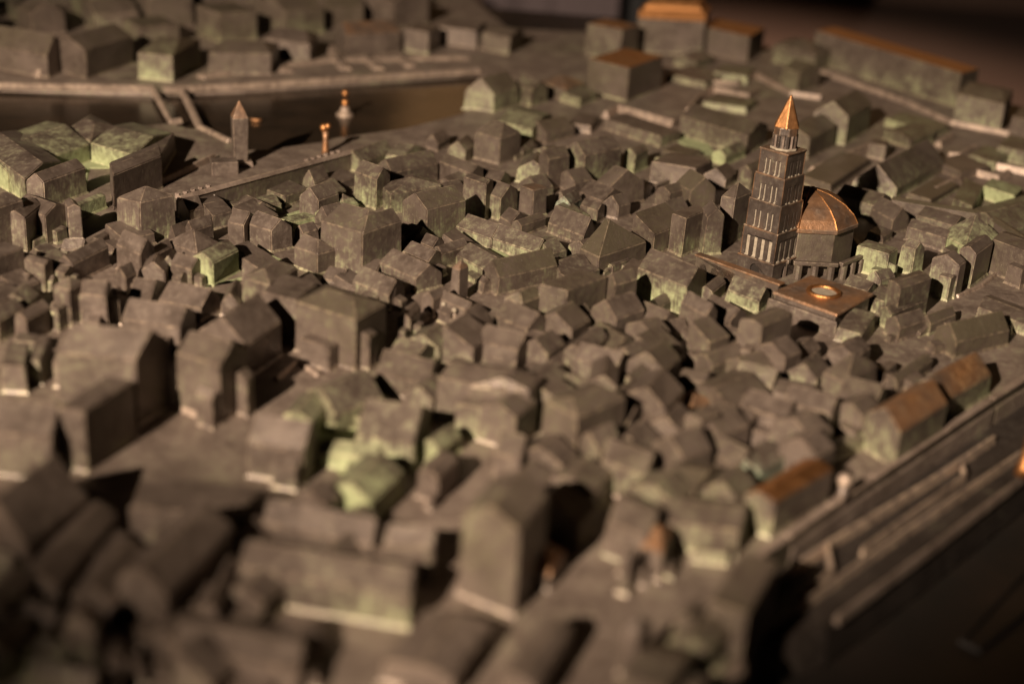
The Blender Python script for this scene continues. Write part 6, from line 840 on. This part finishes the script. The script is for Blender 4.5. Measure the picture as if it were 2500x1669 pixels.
lathe('body', [(.0030, -.001), (.0026, .003), (.0020, z * .5), (.0026, z * .8)], M_BR, t, dict(copper=.45))
h = lathe('head', ballprof(.0032, z * .9), M_BR, t, dict(copper=.6)); h.location = (-.0012, 0, 0)
h = lathe('head_lobe', ballprof(.0024, z * .97), M_BR, t, dict(copper=.6)); h.location = (.0016, 0, 0)
x, y = MISC['buoy']; z = MISC['z']['buoy']
t = thing('harbour_beacon', 'little round beacon with two copper balls standing in the dark water', 'beacon', (x, y, -.0045))
lathe('base', [(.0075, -.0005), (.0072, .0018), (.0048, .0028), (.0038, .006), (.0026, .008)], M_KB, t, dict(olive=.1, wear_glint=.5))
lathe('lower_ball', ballprof(.0031, .0108), M_BR, t, dict(copper=.7)); lathe('upper_ball', ballprof(.0029, z + .0018), M_BR, t, dict(copper=.7))
x, y = MISC['boat']
t = thing('small_boat', 'tiny pale copper boat on the dark water right of the obelisk', 'boat', (x, y, -.0045))
h = lathe('hull', [(.002, -.0005), (.0048, .0016), (.0045, .0024), (.0005, .0018)], M_BR, t, dict(copper=.5, wear_glint=.8)); h.scale = (1, .6, 1)
for (x, y), lb in zip(MISC['fig'], ('left of two tiny pale figures standing on the blurred square', 'right of two tiny pale figures standing on the blurred square')):
    t = thing('figurine', lb, 'figurine', (x, y, 0), 'tiny figures on the square')
    lathe('body', [(.0016, -.001), (.0012, .003), (.0015, .0055), (.0007, .0066)], M_KB, t, dict(wear_glint=1.)); lathe('head', ballprof(.0015, .0078), M_DUST, t, {})
x, y = MISC['finial']; z = MISC['z']['fin']
t = thing('copper_pillar', 'orange copper pillar cut by the right edge beside the terraces', 'pillar', (x, y, 0))
lathe('shaft', [(.0044, -.001), (.0042, .004), (.0030, .006), (.0026, z * .8), (.0040, z * .9), (.0044, z)], M_BR, t, dict(copper=1.2), 10)
x, y = MISC['knob']
t = thing('terrace_finial', 'pale round knob on the upper terrace edge, lower right', 'knob', (x, y, 0))
lathe('shaft', [(.0022, -.001), (.0020, .010)], M_BR, t, dict(olive=.2)); lathe('cap', ballprof(.0032, .012), M_KB, t, dict(wear_glint=.8))

# ------------------------------------------------------------------ crowded far rows along the top left edge
FAR_TAKEN = [Vector((v[0] + (v[2] + v[4]) / 2, v[1] + (v[3] + v[5]) / 2)) for r in HOUSES for v in r[3]]
def far_rows():
    lb = 'dark blurred house in the crowded far rows along the top left edge'
    ax = math.radians(38); ux = Vector((math.cos(ax), math.sin(ax))); uy = Vector((-ux.y, ux.x))
    rnd = random.Random(11)
    for i in range(-14, 15):
        for j in range(-9, 10):
            p = Vector((-.36, 1.42)) + ux * (i * .066 + (j % 2) * .02) + uy * (j * .070)
            p += Vector((rnd.uniform(-.01, .01), rnd.uniform(-.01, .01)))
            k = (p.x / p.y)
            if p.y > 1.66 or k < -.43 or k > -.045: continue
            lim = 1.245 + .16 * (k + .42) / .36
            if p.y < lim: continue
            if any((p - q).length < .05 for q in FAR_TAKEN): continue
            if p.x > -.09 + (1.5 - p.y) * .25: continue
            w_, d_ = rnd.uniform(.034, .05), rnd.uniform(.03, .048); h = rnd.uniform(.012, .032); a2 = ax + rnd.uniform(-.15, .15)
            q = Vector((math.cos(a2), math.sin(a2))) * d_; u = Vector((-math.sin(a2), math.cos(a2))) * w_
            f = p - (u + q) / 2
            house(lb, 'house', 'gabled_house', [[f.x, f.y, u.x, u.y, q.x, q.y, h, rnd.choice(['a', 'b', 'f', 'b']), 0, rnd.choice([0, .3]), rnd.uniform(.006, .013), rnd.choice([0, 0, .3]), rnd.choice([.1, .3, .6]), 0]])['group'] = 'crowded far houses at the top left'
far_rows()

# ------------------------------------------------------------------ cloth of the visitors behind the model
def cloth(name, label, c, wd, z0, z1, mat, yaw, amp):
    n, m = 26, 8; vs = []; fs = []
    for s in (0, 1):
        for j in range(m + 1):
            for i in range(n + 1):
                u = (i / n - .5) * wd; v = z0 + (z1 - z0) * j / m
                dpt = amp * (math.sin(i * .9 + j * .15) + .5 * math.sin(i * 2.3 + 1)) - .5 * abs(u) ** 2 * 4 + (.06 if s else 0)
                vs.append((u * math.cos(yaw) - dpt * math.sin(yaw), u * math.sin(yaw) + dpt * math.cos(yaw), v))
    K = (m + 1) * (n + 1)
    for j in range(m):
        for i in range(n):
            a = j * (n + 1) + i; fs.append((a, a + 1, a + n + 2, a + n + 1)); fs.append((K + a, K + a + n + 1, K + a + n + 2, K + a + 1))
    for i in range(n): fs.append((i, K + i, K + i + 1, i + 1)); b = m * (n + 1) + i; fs.append((b, b + 1, K + b + 1, K + b))
    for j in range(m): a = j * (n + 1); fs.append((a, a + n + 1, K + a + n + 1, K + a)); b = a + n; fs.append((b, K + b, K + b + n + 1, b + n + 1))
    o = mesh_obj(name, vs, fs, mat, None, None, True); o.location = c; return o
tag(cloth('mauve_cloth', 'mauve grey cloth hanging behind the far edge of the model, top centre', (.026, 2.5, 0), .235, -.85, .5, M_CLOTH, 0, .006), 'mauve grey cloth hanging behind the far edge of the model, top centre', 'cloth')
tag(cloth('black_cloth', 'black cloth right of the mauve cloth behind the model', (.195, 2.55, 0), .16, -.85, .5, M_BLACK, .1, .006), 'black cloth right of the mauve cloth behind the model', 'cloth')

# ------------------------------------------------------------------ low outbuildings in the gaps of the old town
for f in FILL:
    o = house(f[0], 'outbuilding', 'outbuilding', f[2]); o['group'] = f[1]

# ------------------------------------------------------------------ unseen spot housing with two added plates that darken the lower corners
def spot_with_shade_plates():
    L = Vector((-.76, -.84, .86)); A_ = Vector((-.07, .93, 0)); d = (A_ - L).normalized(); s = d.cross(Vector((0, 0, 1))).normalized(); u = s.cross(d)
    t = thing('unseen_spot_housing', 'made-up black spot housing with two added shade plates, off to the left', 'spotlight', L)
    n = 16; prof = [(.03, -.16), (.055, -.14), (.055, -.01), (.05, -.01), (.045, -.10)]
    vs = [d * z + (s * math.cos(2 * math.pi * i / n) + u * math.sin(2 * math.pi * i / n)) * r for r, z in prof for i in range(n)]
    fs = [(j * n + i, j * n + (i + 1) % n, (j + 1) * n + (i + 1) % n, (j + 1) * n + i) for j in range(4) for i in range(n)] + [list(range(n))[::-1], [4 * n + i for i in range(n)]]
    mesh_obj('housing', vs, fs, M_DARK, t)
    for sh, k in ((SHADE, .2), (SHADE_R, .2)):  # added plates, shaped to keep light off the two lower corners
      q = [(Vector(p) - L) * k for p in sh]; o = [p + d * .004 for p in q]; m = len(q)
      mesh_obj('shade_plate', q + o, [list(range(m)), [m + i for i in range(m)][::-1]] + [(i, (i + 1) % m, m + (i + 1) % m, m + i) for i in range(m)], M_DARK, t)
spot_with_shade_plates()
